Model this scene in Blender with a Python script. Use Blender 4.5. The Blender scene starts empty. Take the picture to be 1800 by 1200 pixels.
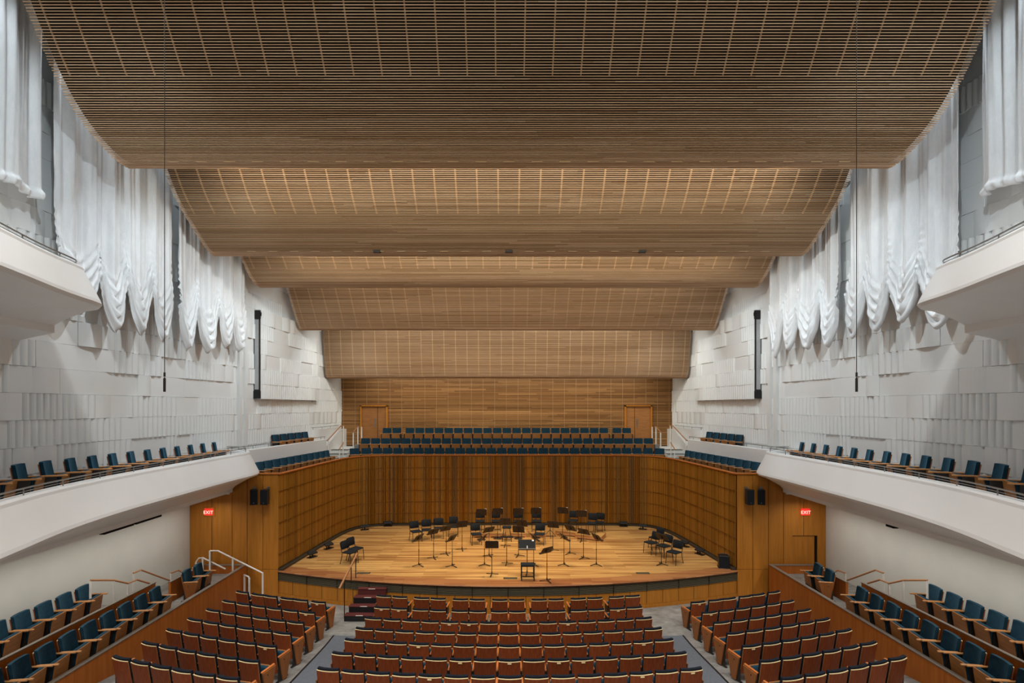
import bpy, math, random
from mathutils import Vector, Matrix
R = math.radians
rnd = random.Random(7)
sc = bpy.context.scene
col = sc.collection
H = 7.25                      # eye height above the front of the floor
CX = -0.1

# ------------------------------------------------------------------ materials
MATS = {}
def new_mat(name, rough=0.5, spec=0.4, metal=0.0):
    m = bpy.data.materials.new(name); m.use_nodes = True
    nt = m.node_tree; b = nt.nodes['Principled BSDF']
    b.inputs['Roughness'].default_value = rough
    b.inputs['Specular IOR Level'].default_value = spec
    b.inputs['Metallic'].default_value = metal
    MATS[name] = m
    return m, nt, b
def ramp(nt, fac, c1, c2, p1=0.3, p2=0.7):
    r = nt.nodes.new('ShaderNodeValToRGB')
    r.color_ramp.elements[0].position = p1; r.color_ramp.elements[0].color = (*c1, 1)
    r.color_ramp.elements[1].position = p2; r.color_ramp.elements[1].color = (*c2, 1)
    nt.links.new(fac, r.inputs[0]); return r.outputs[0]
def coords(nt, scale=(1, 1, 1), kind='Object', rot=(0, 0, 0)):
    t = nt.nodes.new('ShaderNodeTexCoord'); mp = nt.nodes.new('ShaderNodeMapping')
    mp.inputs['Scale'].default_value = scale; mp.inputs['Rotation'].default_value = rot
    nt.links.new(t.outputs[kind], mp.inputs[0]); return mp.outputs[0]
def noise(nt, vec, scale=5, detail=3, rough=0.5):
    n = nt.nodes.new('ShaderNodeTexNoise'); n.inputs['Scale'].default_value = scale
    n.inputs['Detail'].default_value = detail; n.inputs['Roughness'].default_value = rough
    nt.links.new(vec, n.inputs['Vector']); return n.outputs['Fac']
def plain(name, c, rough=0.5, spec=0.4, metal=0.0, var=0.06, scale=6):
    m, nt, b = new_mat(name, rough, spec, metal)
    f = noise(nt, coords(nt), scale)
    a = tuple(x*(1-var) for x in c); d = tuple(min(1, x*(1+var)) for x in c)
    nt.links.new(ramp(nt, f, a, d), b.inputs['Base Color']); return m
def wood(name, c1, c2, stretch=(1, 1, 12), scale=2.5, rough=0.45, spec=0.35, rnd_amt=0.0):
    m, nt, b = new_mat(name, rough, spec)
    # grain runs along the axis with the small scale number
    v = coords(nt, stretch)
    f = noise(nt, v, scale, 5, 0.6)
    colr = ramp(nt, f, c1, c2, 0.32, 0.68)
    if rnd_amt:
        oi = nt.nodes.new('ShaderNodeObjectInfo')
        mr = nt.nodes.new('ShaderNodeMapRange'); mr.inputs['To Min'].default_value = 1-rnd_amt; mr.inputs['To Max'].default_value = 1+rnd_amt
        nt.links.new(oi.outputs['Random'], mr.inputs['Value'])
        hs = nt.nodes.new('ShaderNodeHueSaturation'); nt.links.new(mr.outputs[0], hs.inputs['Value'])
        nt.links.new(colr, hs.inputs['Color']); colr = hs.outputs[0]
    nt.links.new(colr, b.inputs['Base Color']); return m
def mesh_random_mat(name, c1, c2, rough=0.5, grain=(0.6, 8, 8)):
    """wood whose tone jumps from loose board to loose board of one mesh"""
    m, nt, b = new_mat(name, rough, 0.18)
    g = nt.nodes.new('ShaderNodeNewGeometry')
    f = noise(nt, coords(nt, grain), 2.0, 4)
    mx = nt.nodes.new('ShaderNodeMath'); mx.operation = 'MULTIPLY_ADD'
    nt.links.new(g.outputs['Random Per Island'], mx.inputs[0]); mx.inputs[1].default_value = 0.6
    m2 = nt.nodes.new('ShaderNodeMath'); m2.operation = 'MULTIPLY'; nt.links.new(f, m2.inputs[0]); m2.inputs[1].default_value = 0.4
    nt.links.new(m2.outputs[0], mx.inputs[2])
    nt.links.new(ramp(nt, mx.outputs[0], c1, c2, 0.15, 0.85), b.inputs['Base Color']); return m

mesh_random_mat('slat_wood', (0.48, 0.285, 0.150), (0.80, 0.56, 0.36), 0.5)
mesh_random_mat('back_slat_wood', (0.25, 0.115, 0.035), (0.50, 0.265, 0.10), 0.5)
mesh_random_mat('stage_slat_wood', (0.24, 0.100, 0.012), (0.42, 0.180, 0.026), 0.42, (8, 8, .6))
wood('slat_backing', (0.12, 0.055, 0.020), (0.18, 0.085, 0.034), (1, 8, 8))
plain('seam_shade_brown', (0.17, 0.066, 0.012), 0.5, .2)
plain('gap_shade_backing', (0.035, 0.020, 0.008), 0.7, .15)
plain('gap_shade_brown', (0.014, 0.010, 0.007), 0.8, .1)
plain('lamp_trim', (.62, .42, .22), .4)
plain('tan_edge', (0.36, 0.17, 0.065), 0.4)
plain('rib_wood', (0.42, 0.26, 0.13), 0.5)
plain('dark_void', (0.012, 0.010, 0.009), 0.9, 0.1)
wood('stage_wall_backing', (0.022, 0.010, 0.003), (0.035, 0.015, 0.005), (6, 6, .5))
wood('panel_wood', (0.41, 0.155, 0.018), (0.53, 0.205, 0.030), (7, 7, .5), 1.6, 0.5, 0.2)
wood('box_wood', (0.37, 0.105, 0.015), (0.48, 0.145, 0.024), (7, 7, .5), 1.6, 0.5, 0.2)
wood('seat_wood', (0.200, 0.042, 0.011), (0.300, 0.070, 0.020), (9, 9, .8), 2.2, 0.48, 0.22, 0.18)
wood('seat_panel_wood', (0.29, 0.120, 0.034), (0.40, 0.175, 0.055), (.8, 9, 9), 2.2, 0.4, 0.35, 0.12)
wood('end_wood', (0.26, 0.088, 0.022), (0.36, 0.130, 0.036), (9, 9, .8), 2.2, 0.4, 0.35, 0.1)
wood('light_arm_wood', (0.48, 0.215, 0.070), (0.62, 0.300, 0.110), (9, .8, 9), 3, 0.35, 0.4, 0.1)
wood('riser_wood', (0.42, 0.19, 0.07), (0.56, 0.28, 0.11), (1, 8, 8))
wood('arm_wood', (0.50, 0.145, 0.035), (0.66, 0.215, 0.055), (9, .8, 9), 3, 0.35, 0.4, 0.12)
plain('ply_edge', (0.86, 0.66, 0.36), 0.4)
plain('concrete_wall', (0.67, 0.68, 0.63), 0.75, 0.2, 0, .03, 1.5)
plain('white_wall', (0.79, 0.80, 0.79), 0.6, 0.25, 0, .02, 1.2)
plain('white_fascia', (0.79, 0.79, 0.785), 0.4, 0.4, 0, .015, 1.2)
plain('white_metal', (0.80, 0.78, 0.73), 0.35, 0.5)
plain('steel', (0.30, 0.30, 0.29), 0.35, 0.5, 0.8)
plain('black_plastic', (0.011, 0.011, 0.012), 0.45, 0.4)
plain('black_metal', (0.022, 0.019, 0.017), 0.38, 0.5, 0.2)
plain('stand_brown', (0.030, 0.020, 0.014), 0.5, 0.35)
plain('black_fabric', (0.013, 0.016, 0.020), 0.85, 0.2)
plain('screen_grey', (0.42, 0.43, 0.44), 0.6, 0.2)
plain('maroon_tread', (0.10, 0.022, 0.020), 0.6, 0.3)
plain('rail_wood', (0.42, 0.19, 0.08), 0.4, 0.4)
plain('rail_cap', (0.20, 0.17, 0.14), 0.4, 0.4)
plain('base_dark', (0.05, 0.038, 0.024), 0.5, 0.3)
plain('louvre', (0.13, 0.11, 0.07), 0.5, 0.3)
plain('paper', (0.85, 0.85, 0.82), 0.7, 0.2)
plain('ceiling_dark', (0.05, 0.05, 0.05), 0.9, 0.1)
# seat fabric
def fabric():
    m, nt, b = new_mat('seat_fabric', 0.8, 0.15)
    f = noise(nt, coords(nt), 9, 3)
    nt.links.new(ramp(nt, f, (0.004, 0.022, 0.040), (0.010, 0.042, 0.068)), b.inputs['Base Color'])
    b.inputs['Sheen Weight'].default_value = 0.35; b.inputs['Sheen Tint'].default_value = (0.2, 0.5, 0.7, 1)
fabric()
plain('seat_fabric_dark', (0.012, 0.016, 0.024), 0.9, 0.12, 0, .2, 9)
def curtain_mat():
    m, nt, b = new_mat('curtain_cloth', 0.6, 0.3)
    f = noise(nt, coords(nt, (1, 1, .35)), 5, 5, .7)
    nt.links.new(ramp(nt, f, (0.74, 0.745, 0.75), (0.86, 0.86, 0.86)), b.inputs['Base Color'])
    bp = nt.nodes.new('ShaderNodeBump'); bp.inputs['Strength'].default_value = 0.35; bp.inputs['Distance'].default_value = 0.02
    f2 = noise(nt, coords(nt, (3, 3, 1.6)), 9, 5, .7)
    nt.links.new(f2, bp.inputs['Height']); nt.links.new(bp.outputs[0], b.inputs['Normal'])
    b.inputs['Sheen Weight'].default_value = 0.3
curtain_mat()
def stage_floor():
    m, nt, b = new_mat('stage_boards', 0.32, 0.4)
    br = nt.nodes.new('ShaderNodeTexBrick')
    br.offset = 0.37; br.squash = 1
    for k, v in (('Scale', 1), ('Mortar Size', .003), ('Brick Width', 2.3), ('Row Height', .17), ('Bias', 0.0)): br.inputs[k].default_value = v
    br.inputs['Color1'].default_value = (0.70, 0.41, 0.14, 1); br.inputs['Color2'].default_value = (0.29, 0.115, 0.030, 1)
    br.inputs['Mortar'].default_value = (0.20, 0.09, 0.03, 1)
    nt.links.new(coords(nt), br.inputs['Vector'])
    f = noise(nt, coords(nt, (.30, 5.5, 1)), 1.7, 5)
    mx = nt.nodes.new('ShaderNodeMix'); mx.data_type = 'RGBA'; mx.inputs[0].default_value = 0.45
    nt.links.new(br.outputs['Color'], mx.inputs[6])
    nt.links.new(ramp(nt, f, (0.27, 0.115, 0.032), (0.74, 0.46, 0.17), .38, .62), mx.inputs[7])
    nt.links.new(mx.outputs[2], b.inputs['Base Color'])
stage_floor()
def border():
    m, nt, b = new_mat('stage_border', 0.35, 0.4)
    br = nt.nodes.new('ShaderNodeTexBrick')
    for k, v in (('Scale', 1), ('Mortar Size', .003), ('Brick Width', 1.5), ('Row Height', .12)): br.inputs[k].default_value = v
    br.inputs['Color1'].default_value = (0.44, 0.20, 0.075, 1); br.inputs['Color2'].default_value = (0.28, 0.10, 0.035, 1)
    br.inputs['Mortar'].default_value = (0.16, 0.06, 0.02, 1)
    nt.links.new(coords(nt), br.inputs['Vector']); nt.links.new(br.outputs['Color'], b.inputs['Base Color'])
border()
def concrete():
    m, nt, b = new_mat('floor_concrete', 0.55, 0.3)
    f = noise(nt, coords(nt, (1, 1.6, 1)), 2.2, 8, .72)
    nt.links.new(ramp(nt, f, (0.14, 0.135, 0.125), (0.34, 0.33, 0.31), .3, .68), b.inputs['Base Color'])
concrete()
def carpet():
    m, nt, b = new_mat('carpet_grey', 0.95, 0.1)
    f = noise(nt, coords(nt, (1, 3, 1)), 26, 4, .8)
    nt.links.new(ramp(nt, f, (0.085, 0.095, 0.115), (0.20, 0.215, 0.24)), b.inputs['Base Color'])
carpet()
def emis(name, c, s):
    m, nt, b = new_mat(name); b.inputs['Base Color'].default_value = (*c, 1)
    b.inputs['Emission Color'].default_value = (*c, 1); b.inputs['Emission Strength'].default_value = s
emis('exit_red', (0.80, 0.035, 0.02), 0.75); emis('exit_white', (1, .62, .5), 1.1); emis('lamp_glow', (1, .88, .7), 5)

# ------------------------------------------------------------------ mesh builder
class MB:
    def __init__(s): s.v = []; s.f = []
    def add(s, vs, fs, M=None):
        o = len(s.v)
        s.v += [tuple(M @ Vector(p)) if M else tuple(p) for p in vs]
        s.f += [tuple(i+o for i in f) for f in fs]; return s
    def box(s, x0, x1, y0, y1, z0, z1, M=None):
        vs = [(x, y, z) for z in (z0, z1) for y in (y0, y1) for x in (x0, x1)]
        return s.add(vs, [(0, 2, 3, 1), (4, 5, 7, 6), (0, 1, 5, 4), (2, 6, 7, 3), (0, 4, 6, 2), (1, 3, 7, 5)], M)
    def rbox(s, x0, x1, y0, y1, z0, z1, r=0.02, M=None, axis='y'):
        """box with rounded corners seen along an axis and a chamfer on its two faces"""
        pts = []
        if axis == 'y': a0, a1, b0, b1, c0, c1 = x0, x1, z0, z1, y0, y1
        elif axis == 'x': a0, a1, b0, b1, c0, c1 = y0, y1, z0, z1, x0, x1
        else: a0, a1, b0, b1, c0, c1 = x0, x1, y0, y1, z0, z1
        def ring(inset, c):
            out = []
            rr = max(r-inset*0, .001)
            for (cx, cy, a) in ((a1-r, b1-r, 0), (a0+r, b1-r, 90), (a0+r, b0+r, 180), (a1-r, b0+r, 270)):
                for k in range(4):
                    t = R(a+k*30); q = r-inset
                    out.append((cx+q*math.cos(t), cy+q*math.sin(t), c))
            return out
        h = min(r*.5, (c1-c0)*.3)
        rings = [ring(h, c0), ring(0, c0+h), ring(0, c1-h), ring(h, c1)]
        vs = []
        for rg in rings:
            for (a, b, c) in rg:
                vs.append((a, c, b) if axis == 'y' else (c, a, b) if axis == 'x' else (a, b, c))
        n = 16; fs = []
        for k in range(3):
            for i in range(n):
                j = (i+1) % n; fs.append((k*n+i, k*n+j, (k+1)*n+j, (k+1)*n+i))
        fs.append(tuple(range(n-1, -1, -1))); fs.append(tuple(range(3*n, 4*n)))
        return s.add(vs, fs, M)
    def tube(s, pts, r, n=8, M=None, r2=None, closed=False):
        pts = [Vector(p) for p in pts]; N = len(pts); vs = []; fs = []
        for i, p in enumerate(pts):
            d = (pts[min(i+1, N-1)]-pts[max(i-1, 0)]).normalized()
            up = Vector((0, 0, 1)) if abs(d.z) < .9 else Vector((1, 0, 0))
            a = d.cross(up).normalized(); b = d.cross(a)
            rr = r if r2 is None else r+(r2-r)*i/(N-1)
            for k in range(n):
                t = 2*math.pi*k/n; vs.append(tuple(p+a*rr*math.cos(t)+b*rr*math.sin(t)))
        for i in range(N-1):
            for k in range(n):
                j = (k+1) % n; fs.append((i*n+k, i*n+j, (i+1)*n+j, (i+1)*n+k))
        fs.append(tuple(range(n-1, -1, -1))); fs.append(tuple(range((N-1)*n, N*n)))
        return s.add(vs, fs, M)
    def cyl(s, x, y, z0, z1, r, n=12, r2=None, M=None): return s.tube([(x, y, z0), (x, y, z1)], r, n, M, r2)
    def beam(s, p, q, w, h, M=None):
        """box section beam from p to q, w across, h tall"""
        p = Vector(p); q = Vector(q); d = (q-p).normalized()
        up = Vector((0, 0, 1)) if abs(d.z) < .95 else Vector((0, 1, 0))
        a = d.cross(up).normalized()*w/2; b = a.cross(d).normalized()*h/2
        vs = [p-a-b, p+a-b, p+a+b, p-a+b, q-a-b, q+a-b, q+a+b, q-a+b]
        return s.add(vs, [(0, 3, 2, 1), (4, 5, 6, 7), (0, 1, 5, 4), (1, 2, 6, 5), (2, 3, 7, 6), (3, 0, 4, 7)], M)
    def prism(s, poly, z0, z1, M=None):
        n = len(poly); vs = [(x, y, z0) for x, y in poly]+[(x, y, z1) for x, y in poly]
        fs = [tuple(range(n-1, -1, -1)), tuple(range(n, 2*n))]+[(i, (i+1) % n, n+(i+1) % n, n+i) for i in range(n)]
        return s.add(vs, fs, M)
    def loft(s, secs, close=True, caps=True):
        n = len(secs[0]); vs = [p for q in secs for p in q]; fs = []
        for i in range(len(secs)-1):
            for k in range(n if close else n-1):
                j = (k+1) % n; fs.append((i*n+k, i*n+j, (i+1)*n+j, (i+1)*n+k))
        if caps: fs.append(tuple(range(n-1, -1, -1))); fs.append(tuple(range((len(secs)-1)*n, len(secs)*n)))
        return s.add(vs, fs)
    def mesh(s, name, mat, smooth=False):
        m = bpy.data.meshes.new(name); m.from_pydata(s.v, [], s.f); m.materials.append(MATS[mat])
        if smooth: m.polygons.foreach_set('use_smooth', [True]*len(m.polygons))
        m.update(); return m
    def build(s, name, mat, parent=None, smooth=False, kind=None):
        o = bpy.data.objects.new(name, s.mesh(name, mat, smooth)); col.objects.link(o)
        if parent: o.parent = parent
        if kind: o['kind'] = kind
        return o
def tag(o, label=None, cat=None, group=None, kind=None):
    if label: o['label'] = label
    if cat: o['category'] = cat
    if group: o['group'] = group
    if kind: o['kind'] = kind
    return o
def thing(name, label, cat, loc=(0, 0, 0), rz=0, group=None):
    o = bpy.data.objects.new(name, None); col.objects.link(o); o.location = loc; o.rotation_euler = (0, 0, rz)
    o.empty_display_size = .2
    return tag(o, label, cat, group)
def link(name, mesh, parent):
    o = bpy.data.objects.new(name, mesh); col.objects.link(o); o.parent = parent; return o
SIDES = ((-1, 'left'), (1, 'right'))
ORD = 'first second third fourth fifth sixth seventh eighth ninth tenth eleventh twelfth thirteenth fourteenth fifteenth sixteenth'.split()
def interp(pts, x):
    if x <= pts[0][0]: return pts[0][1]
    for (a, b), (c, d) in zip(pts, pts[1:]):
        if x <= c: return b+(d-b)*(x-a)/(c-a)
    return pts[-1][1]
def px2stage(px, py, z=1.0):
    D = 900*(H-z)/(py-714); return ((px-888)*D/900+CX, D)

# ------------------------------------------------------------------ camera
cam = bpy.data.cameras.new('camera'); cam.lens = 18; cam.sensor_width = 36
cam.shift_x = 12/1800; cam.shift_y = 114/1800; cam.clip_end = 200
co = bpy.data.objects.new('camera', cam); col.objects.link(co); co.location = (CX, 0, H); co.rotation_euler = (R(90), 0, 0)
sc.camera = co

# ------------------------------------------------------------------ floor of the hall
ZF = [(6, 1.22), (10.0, .68), (10.98, .55), (11.95, .43), (12.92, .31), (13.89, .18), (14.86, .07), (15.83, .01), (16.8, 0), (40, 0)]
def rho(x, d): return d-x*x/50
def zfloor(x, d): return interp(ZF, rho(x, d))
def floor_grid(x0, x1, y0, y1, nx, ny, dz=0):
    m = MB(); vs = []; fs = []
    for j in range(ny+1):
        for i in range(nx+1):
            x = x0+(x1-x0)*i/nx; y = y0+(y1-y0)*j/ny; vs.append((x, y, zfloor(x, y)+dz))
    for j in range(ny):
        for i in range(nx):
            a = j*(nx+1)+i; fs.append((a, a+1, a+nx+2, a+nx+1))
    m.add(vs, fs); return m
floor_grid(-12.4, 12.4, -4, 21, 50, 100).build('floor', 'floor_concrete', kind='structure')
for s, nm in SIDES:
    m = MB(); vs = []; fs = []; N = 40
    m2 = MB()
    for j in range(N+1):
        y = 6+(16.15-6)*j/N
        xo = interp([(6, 5.12), (12.5, 5.38), (16.15, 5.48)], y); xi = interp([(6, 4.35), (11, 4.32), (16.2, 4.62)], y)
        for x in (xi, xo): vs.append((s*x, y+(.0 if x == xo else -.06), zfloor(x, y)+.006))
        vs.append((s*(xo+.05), y, zfloor(x, y)+.008))
    fs = [(3*j, 3*j+1, 3*j+4, 3*j+3) for j in range(N)]; fe = [(3*j+1, 3*j+2, 3*j+5, 3*j+4) for j in range(N)]
    t = thing('aisle_carpet', 'grey carpet runner in the %s aisle between the seat blocks' % nm, 'carpet')
    m.add(vs, fs).build('carpet_pile', 'carpet_grey', t); m2.add([(a, b, c+.004) for a, b, c in vs], fe).build('carpet_edging', 'black_plastic', t)

# ------------------------------------------------------------------ stage
def edgeD(x): return 17.86+.0213*x*x
STAGE_Z = 1.0
XE = 8.75
edge = [(x, edgeD(x)) for x in [-XE+2*XE*i/60 for i in range(61)]]
stage = thing('stage_platform', 'wide wooden stage with a curved front edge and honey coloured boards', 'stage', (0, 0, 0))
WALLP = [(8.75, 19.5), (8.66, 20.4), (8.52, 22.0), (8.40, 23.3), (8.27, 24.5), (8.18, 25.1), (8.03, 25.7), (7.82, 26.15), (7.5, 26.55), (7.0, 26.83), (6.4, 26.98), (5.7, 27.05), (4.2, 27.1), (0, 27.12)]
path = [(-x, y) for x, y in WALLP[:-1]]+[(0, 27.12)]+[(x, y) for x, y in reversed(WALLP[:-1])]
def off_edge(d): return [(x, y+d) for x, y in edge]
m = MB(); n = 61
inner = off_edge(.62)
deck_poly = inner+[(8.75, 20.5)]+[(x+.05, y+.05) for x, y in WALLP]+[(-x-.05, y+.05) for x, y in reversed(WALLP[:-1])]+[(-8.75, 20.5)]
WX = [(x, y+.05) for x, y in reversed(WALLP)]
secs = []
for i in range(121):
    x = -8.74+17.48*i/120; yf = edgeD(x)+.61; yb = max(yf+.02, interp(WX, abs(x)))
    secs.append([(x, yf, .9), (x, yf, STAGE_Z), (x, yb, STAGE_Z), (x, yb, .9)])
m.loft(secs).build('deck', 'stage_boards', stage)
m = MB(); secs = []
for (x, y), (xi, yi) in zip(edge, inner):
    secs.append([(x, y-.03, .955), (x, y-.045, .975), (x, y-.03, 1.001), (xi, yi, 1.001), (xi, yi, .93), (x, y, .93)])
m.loft(secs).build('deck_border', 'stage_border', stage)
# louvre band: 5 slats per bay
m = MB(); bk = MB()
for (x, y), (x2, y2) in zip(edge, edge[1:]):
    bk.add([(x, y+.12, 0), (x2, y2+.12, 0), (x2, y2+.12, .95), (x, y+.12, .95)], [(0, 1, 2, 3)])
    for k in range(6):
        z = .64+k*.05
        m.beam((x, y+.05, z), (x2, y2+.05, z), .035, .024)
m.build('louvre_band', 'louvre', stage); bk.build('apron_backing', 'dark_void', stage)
m = MB(); post = MB()
NB = 28
def edge_at(t): x = -XE+2*XE*t; return (x, edgeD(x))
for k in range(NB):
    a = edge_at(k/NB); b = edge_at((k+1)/NB); mid = edge_at((k+.5)/NB); g = .007
    if k % 2 == 0: MB().box(a[0]-.012, a[0]+.012, a[1]+.01, a[1]+.06, .62, .93).build('louvre_post', 'black_metal', stage)
    m.add([(a[0]+g, a[1]+.06, .13), (mid[0], mid[1]+.06, .13), (b[0]-g, b[1]+.06, .13), (a[0]+g, a[1]+.06, .61), (mid[0], mid[1]+.06, .61), (b[0]-g, b[1]+.06, .61),
           (a[0]+g, a[1]+.1, .61), (mid[0], mid[1]+.1, .61), (b[0]-g, b[1]+.1, .61)], [(0, 1, 4, 3), (1, 2, 5, 4), (3, 4, 7, 6), (4, 5, 8, 7)])
m.build('apron_panels', 'panel_wood', stage)
m = MB()
m.loft([[(x, y+.03, 0), (x, y+.03, .12), (x, y+.1, .12), (x, y+.1, 0)] for x, y in edge]).build('apron_base', 'panel_wood', stage)
# floor vents in the deck
for px, py, nm in ((639, 1007, 'left'), (897, 1016, 'middle'), (1130, 1007, 'right')):
    x, y = px2stage(px, py); m = MB()
    m.box(-.25, .25, -.09, .09, 0, .004)
    v = thing('floor_vent', 'dark rectangular grille set in the stage boards, %s one of three' % nm, 'vent', (x, y, 1.0015), 0, 'grilles near the stage edge')
    m.build('vent_frame', 'black_metal', v); m = MB()
    for k in range(6): m.box(-.23, .23, -.075+k*.028, -.062+k*.028, .004, .010)
    m.build('vent_bars', 'louvre', v)

# curved slatted wall round the stage
def resample(p, step):
    out = [Vector(p[0])]; acc = 0
    pts = [Vector(q) for q in p]; 
    for a, b in zip(pts, pts[1:]):
        L = (b-a).length; d = step-acc
        while d <= L:
            out.append(a+(b-a)*d/L); d += step
        acc = (acc+L) % step
    return out
ZT = 4.64
def smooth_path(p, it=2):
    for _ in range(it):
        q = [p[0]]
        for a, b in zip(p, p[1:]):
            q += [(a[0]*.75+b[0]*.25, a[1]*.75+b[1]*.25), (a[0]*.25+b[0]*.75, a[1]*.25+b[1]*.75)]
        q.append(p[-1]); p = q
    return p
wpath = smooth_path(path)
pts = resample([(x, y) for x, y in wpath], .075)
def normal_at(P, i):
    a = P[max(i-1, 0)]; b = P[min(i+1, len(P)-1)]; d = (b-a).normalized(); return Vector((d.y, -d.x))   # towards the stage when walking left to right
slats = MB(); backing = MB()
secs = []
for i, p in enumerate(pts):
    nn = normal_at(pts, i); a = p-nn*.02; b = p-nn*.10
    secs.append([(a.x, a.y, STAGE_Z), (a.x, a.y, ZT), (b.x, b.y, ZT), (b.x, b.y, STAGE_Z)])
backing.loft(secs)
rr = random.Random(3)
wide = 1
i = 0
zs = [STAGE_Z+.10, 1.62, 2.22, 2.82, 3.42, 4.02, ZT-.02]
while i < len(pts)-1:
    nn = normal_at(pts, i); d = Vector((-nn.y, nn.x))
    seg = (i//14) % 3
    w = .058 if rr.random() < (.8 if seg == 0 else .5 if seg == 1 else .2) else .036
    p = pts[i]+d*.037; dep = .045 if w < .05 else .03
    for z0, z1 in ((zs[0], zs[-1]),):
        q = [p-d*w/2-nn*.02, p+d*w/2-nn*.02, p+d*w/2+nn*dep, p-d*w/2+nn*dep]
        slats.add([(v.x, v.y, z) for z in (z0+.006, z1-.006) for v in q], [(0, 1, 5, 4), (1, 2, 6, 5), (2, 3, 7, 6), (3, 0, 4, 7), (4, 5, 6, 7), (0, 3, 2, 1)])
    i += 1
hl = MB()  # thin brown strips, the shade of the horizontal seams put in as colour
for z in zs[1:-1]:
    secs = []
    for k, p in enumerate(pts):
        nn = normal_at(pts, k); a = p+nn*.052; b = p-nn*.01
        secs.append([(a.x, a.y, z-.006), (a.x, a.y, z+.006), (b.x, b.y, z+.006), (b.x, b.y, z-.006)])
    hl.loft(secs)
w = backing.build('wall_stage', 'stage_wall_backing', kind='structure')
slats.build('slats', 'stage_slat_wood', w); hl.build('seam_shade_strips', 'seam_shade_brown', w)
m = MB(); secs = []
for i, p in enumerate(pts):
    nn = normal_at(pts, i); a = p+nn*.06; b = p-nn*.12
    secs.append([(a.x, a.y, ZT), (a.x, a.y, ZT+.045), (b.x, b.y, ZT+.045), (b.x, b.y, ZT)])
m.loft(secs).build('trim_1', 'box_wood', kind='structure')
m = MB(); secs = []
for i, p in enumerate(pts):
    nn = normal_at(pts, i); a = p+nn*.20; b = p-nn*.02
    secs.append([(a.x, a.y, STAGE_Z), (a.x, a.y, STAGE_Z+.07), (b.x, b.y, STAGE_Z+.07), (b.x, b.y, STAGE_Z)])
m.loft(secs).build('baseboard_stage', 'base_dark', kind='structure')

# flat wood walls facing the hall on both sides of the stage
for s, nm in SIDES:
    w = MB().box(*(sorted((s*8.72, s*12.3))), 19.56, 19.7, 0, 4.66).build('wall_%s_of_stage' % nm, 'dark_void', kind='structure')
    m = MB(); seams = [8.74, 9.33, 9.93, 10.5, 11.27, 12.12]
    for a, b in zip(seams, seams[1:]):
        rows = [(0, 1.04), (1.055, 4.66)] if b < 10 else [(0, 4.66)]
        for z0, z1 in rows:
            x0, x1 = sorted((s*(a+.010), s*(b-.010)))
            if s == 1 and a > 10.4 and a < 11.2:
                m.box(x0, 10.84, 19.50, 19.56, 0, 4.66); m.box(10.84, x1, 19.50, 19.56, 2.33, 4.66); continue
            if s == 1 and a > 11.2:
                m.box(11.8, x1, 19.50, 19.56, 0, 4.66); m.box(x0, 11.8, 19.50, 19.56, 2.33, 4.66); continue
            m.box(x0, x1, 19.50, 19.56, z0, z1)
    m.build('panels', 'panel_wood', w)
    MB().box(*sorted((s*8.70, s*10.6)), 19.46, 19.72, 4.662, 4.70).build('trim_%d' % (2 if s < 0 else 3), 'box_wood', kind='structure')
# recessed door on the right
dr = MB().box(10.85, 11.79, 19.545, 19.556, 1.0, 2.32).build('door_3', 'panel_wood', kind='structure')
MB().box(11.70, 11.79, 19.535, 19.544, 1.0, 2.32).build('door_reveal', 'dark_void', dr)
MB().box(10.85, 11.79, 19.535, 19.544, 2.30, 2.33).build('door_head', 'dark_void', dr)

# ------------------------------------------------------------------ upper choir structure
c = MB()
TIER = [(27.2, 28.3, 4.06), (28.3, 29.35, 4.52), (29.35, 31.0, 5.05)]
for y0, y1, z in TIER: c.box(-8.75, 8.75, y0, y1, 3.2, z)
c.build('choir_terrace', 'floor_concrete'); tag(c and bpy.data.objects['choir_terrace'], 'stepped floor under the three choir seat rows above the stage', 'terrace')
# back wall: horizontal slats, thin uprights
bw = MB().box(-10.1, 10.1, 31.1, 31.3, 3.5, 12.6).build('wall_back', 'stage_wall_backing', kind='structure')
m = MB(); z = 4.9; r2 = random.Random(5)
DOORS = [(-8.86, -7.2), (7.12, 8.78)]
while z < 9.6:
    h = r2.choice((.035, .05, .05, .075))
    spans = [(-10.07, 10.07)]
    if z < 7.3: spans = [(-10.07, -8.86), (-7.2, 7.12), (8.78, 10.07)]
    for a, b in spans:
        k = a
        while k < b-.01:
            e = min(b, k+r2.uniform(2.2, 4.2)); m.box(k, e, 31.04+r2.choice((0, .015, .03)), 31.1, z, z+h); k = e
    z += h+.024
m.build('slats', 'back_slat_wood', bw)
m = MB()
for k in range(29):
    x = -9.9+k*.705
    if not any(a-.05 < x < b+.05 for a, b in DOORS): m.box(x-.009, x+.009, 31.03, 31.06, 4.9, 9.6)
    else: m.box(x-.009, x+.009, 31.03, 31.06, 7.34, 9.6)
m.build('uprights', 'rib_wood', bw)
for k, (a, b) in enumerate(DOORS):
    d = MB().box(a+.1, b-.1, 31.0, 31.05, 5.05, 7.22).build('door_%d' % (k+1), 'seat_panel_wood', kind='structure')
    f = MB(); f.box(a, a+.09, 30.9, 31.08, 5.05, 7.32).box(b-.09, b, 30.9, 31.08, 5.05, 7.32).box(a, b, 30.9, 31.08, 7.24, 7.33)
    f.build('door_frame', 'rib_wood' if 0 else 'panel_wood', d)
    q = MB(); xx = b-.62 if k == 0 else a+.62
    q.box(xx-.012, xx+.012, 30.99, 31.0, 5.05, 7.22).build('door_gap', 'stage_wall_backing', d)
    h = MB(); h.box(xx-.14*(1 if k == 0 else -1)-.03, xx-.14*(1 if k == 0 else -1)+.03, 30.975, 31.0, 6.0, 6.5).build('door_pull', 'steel', d)

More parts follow.
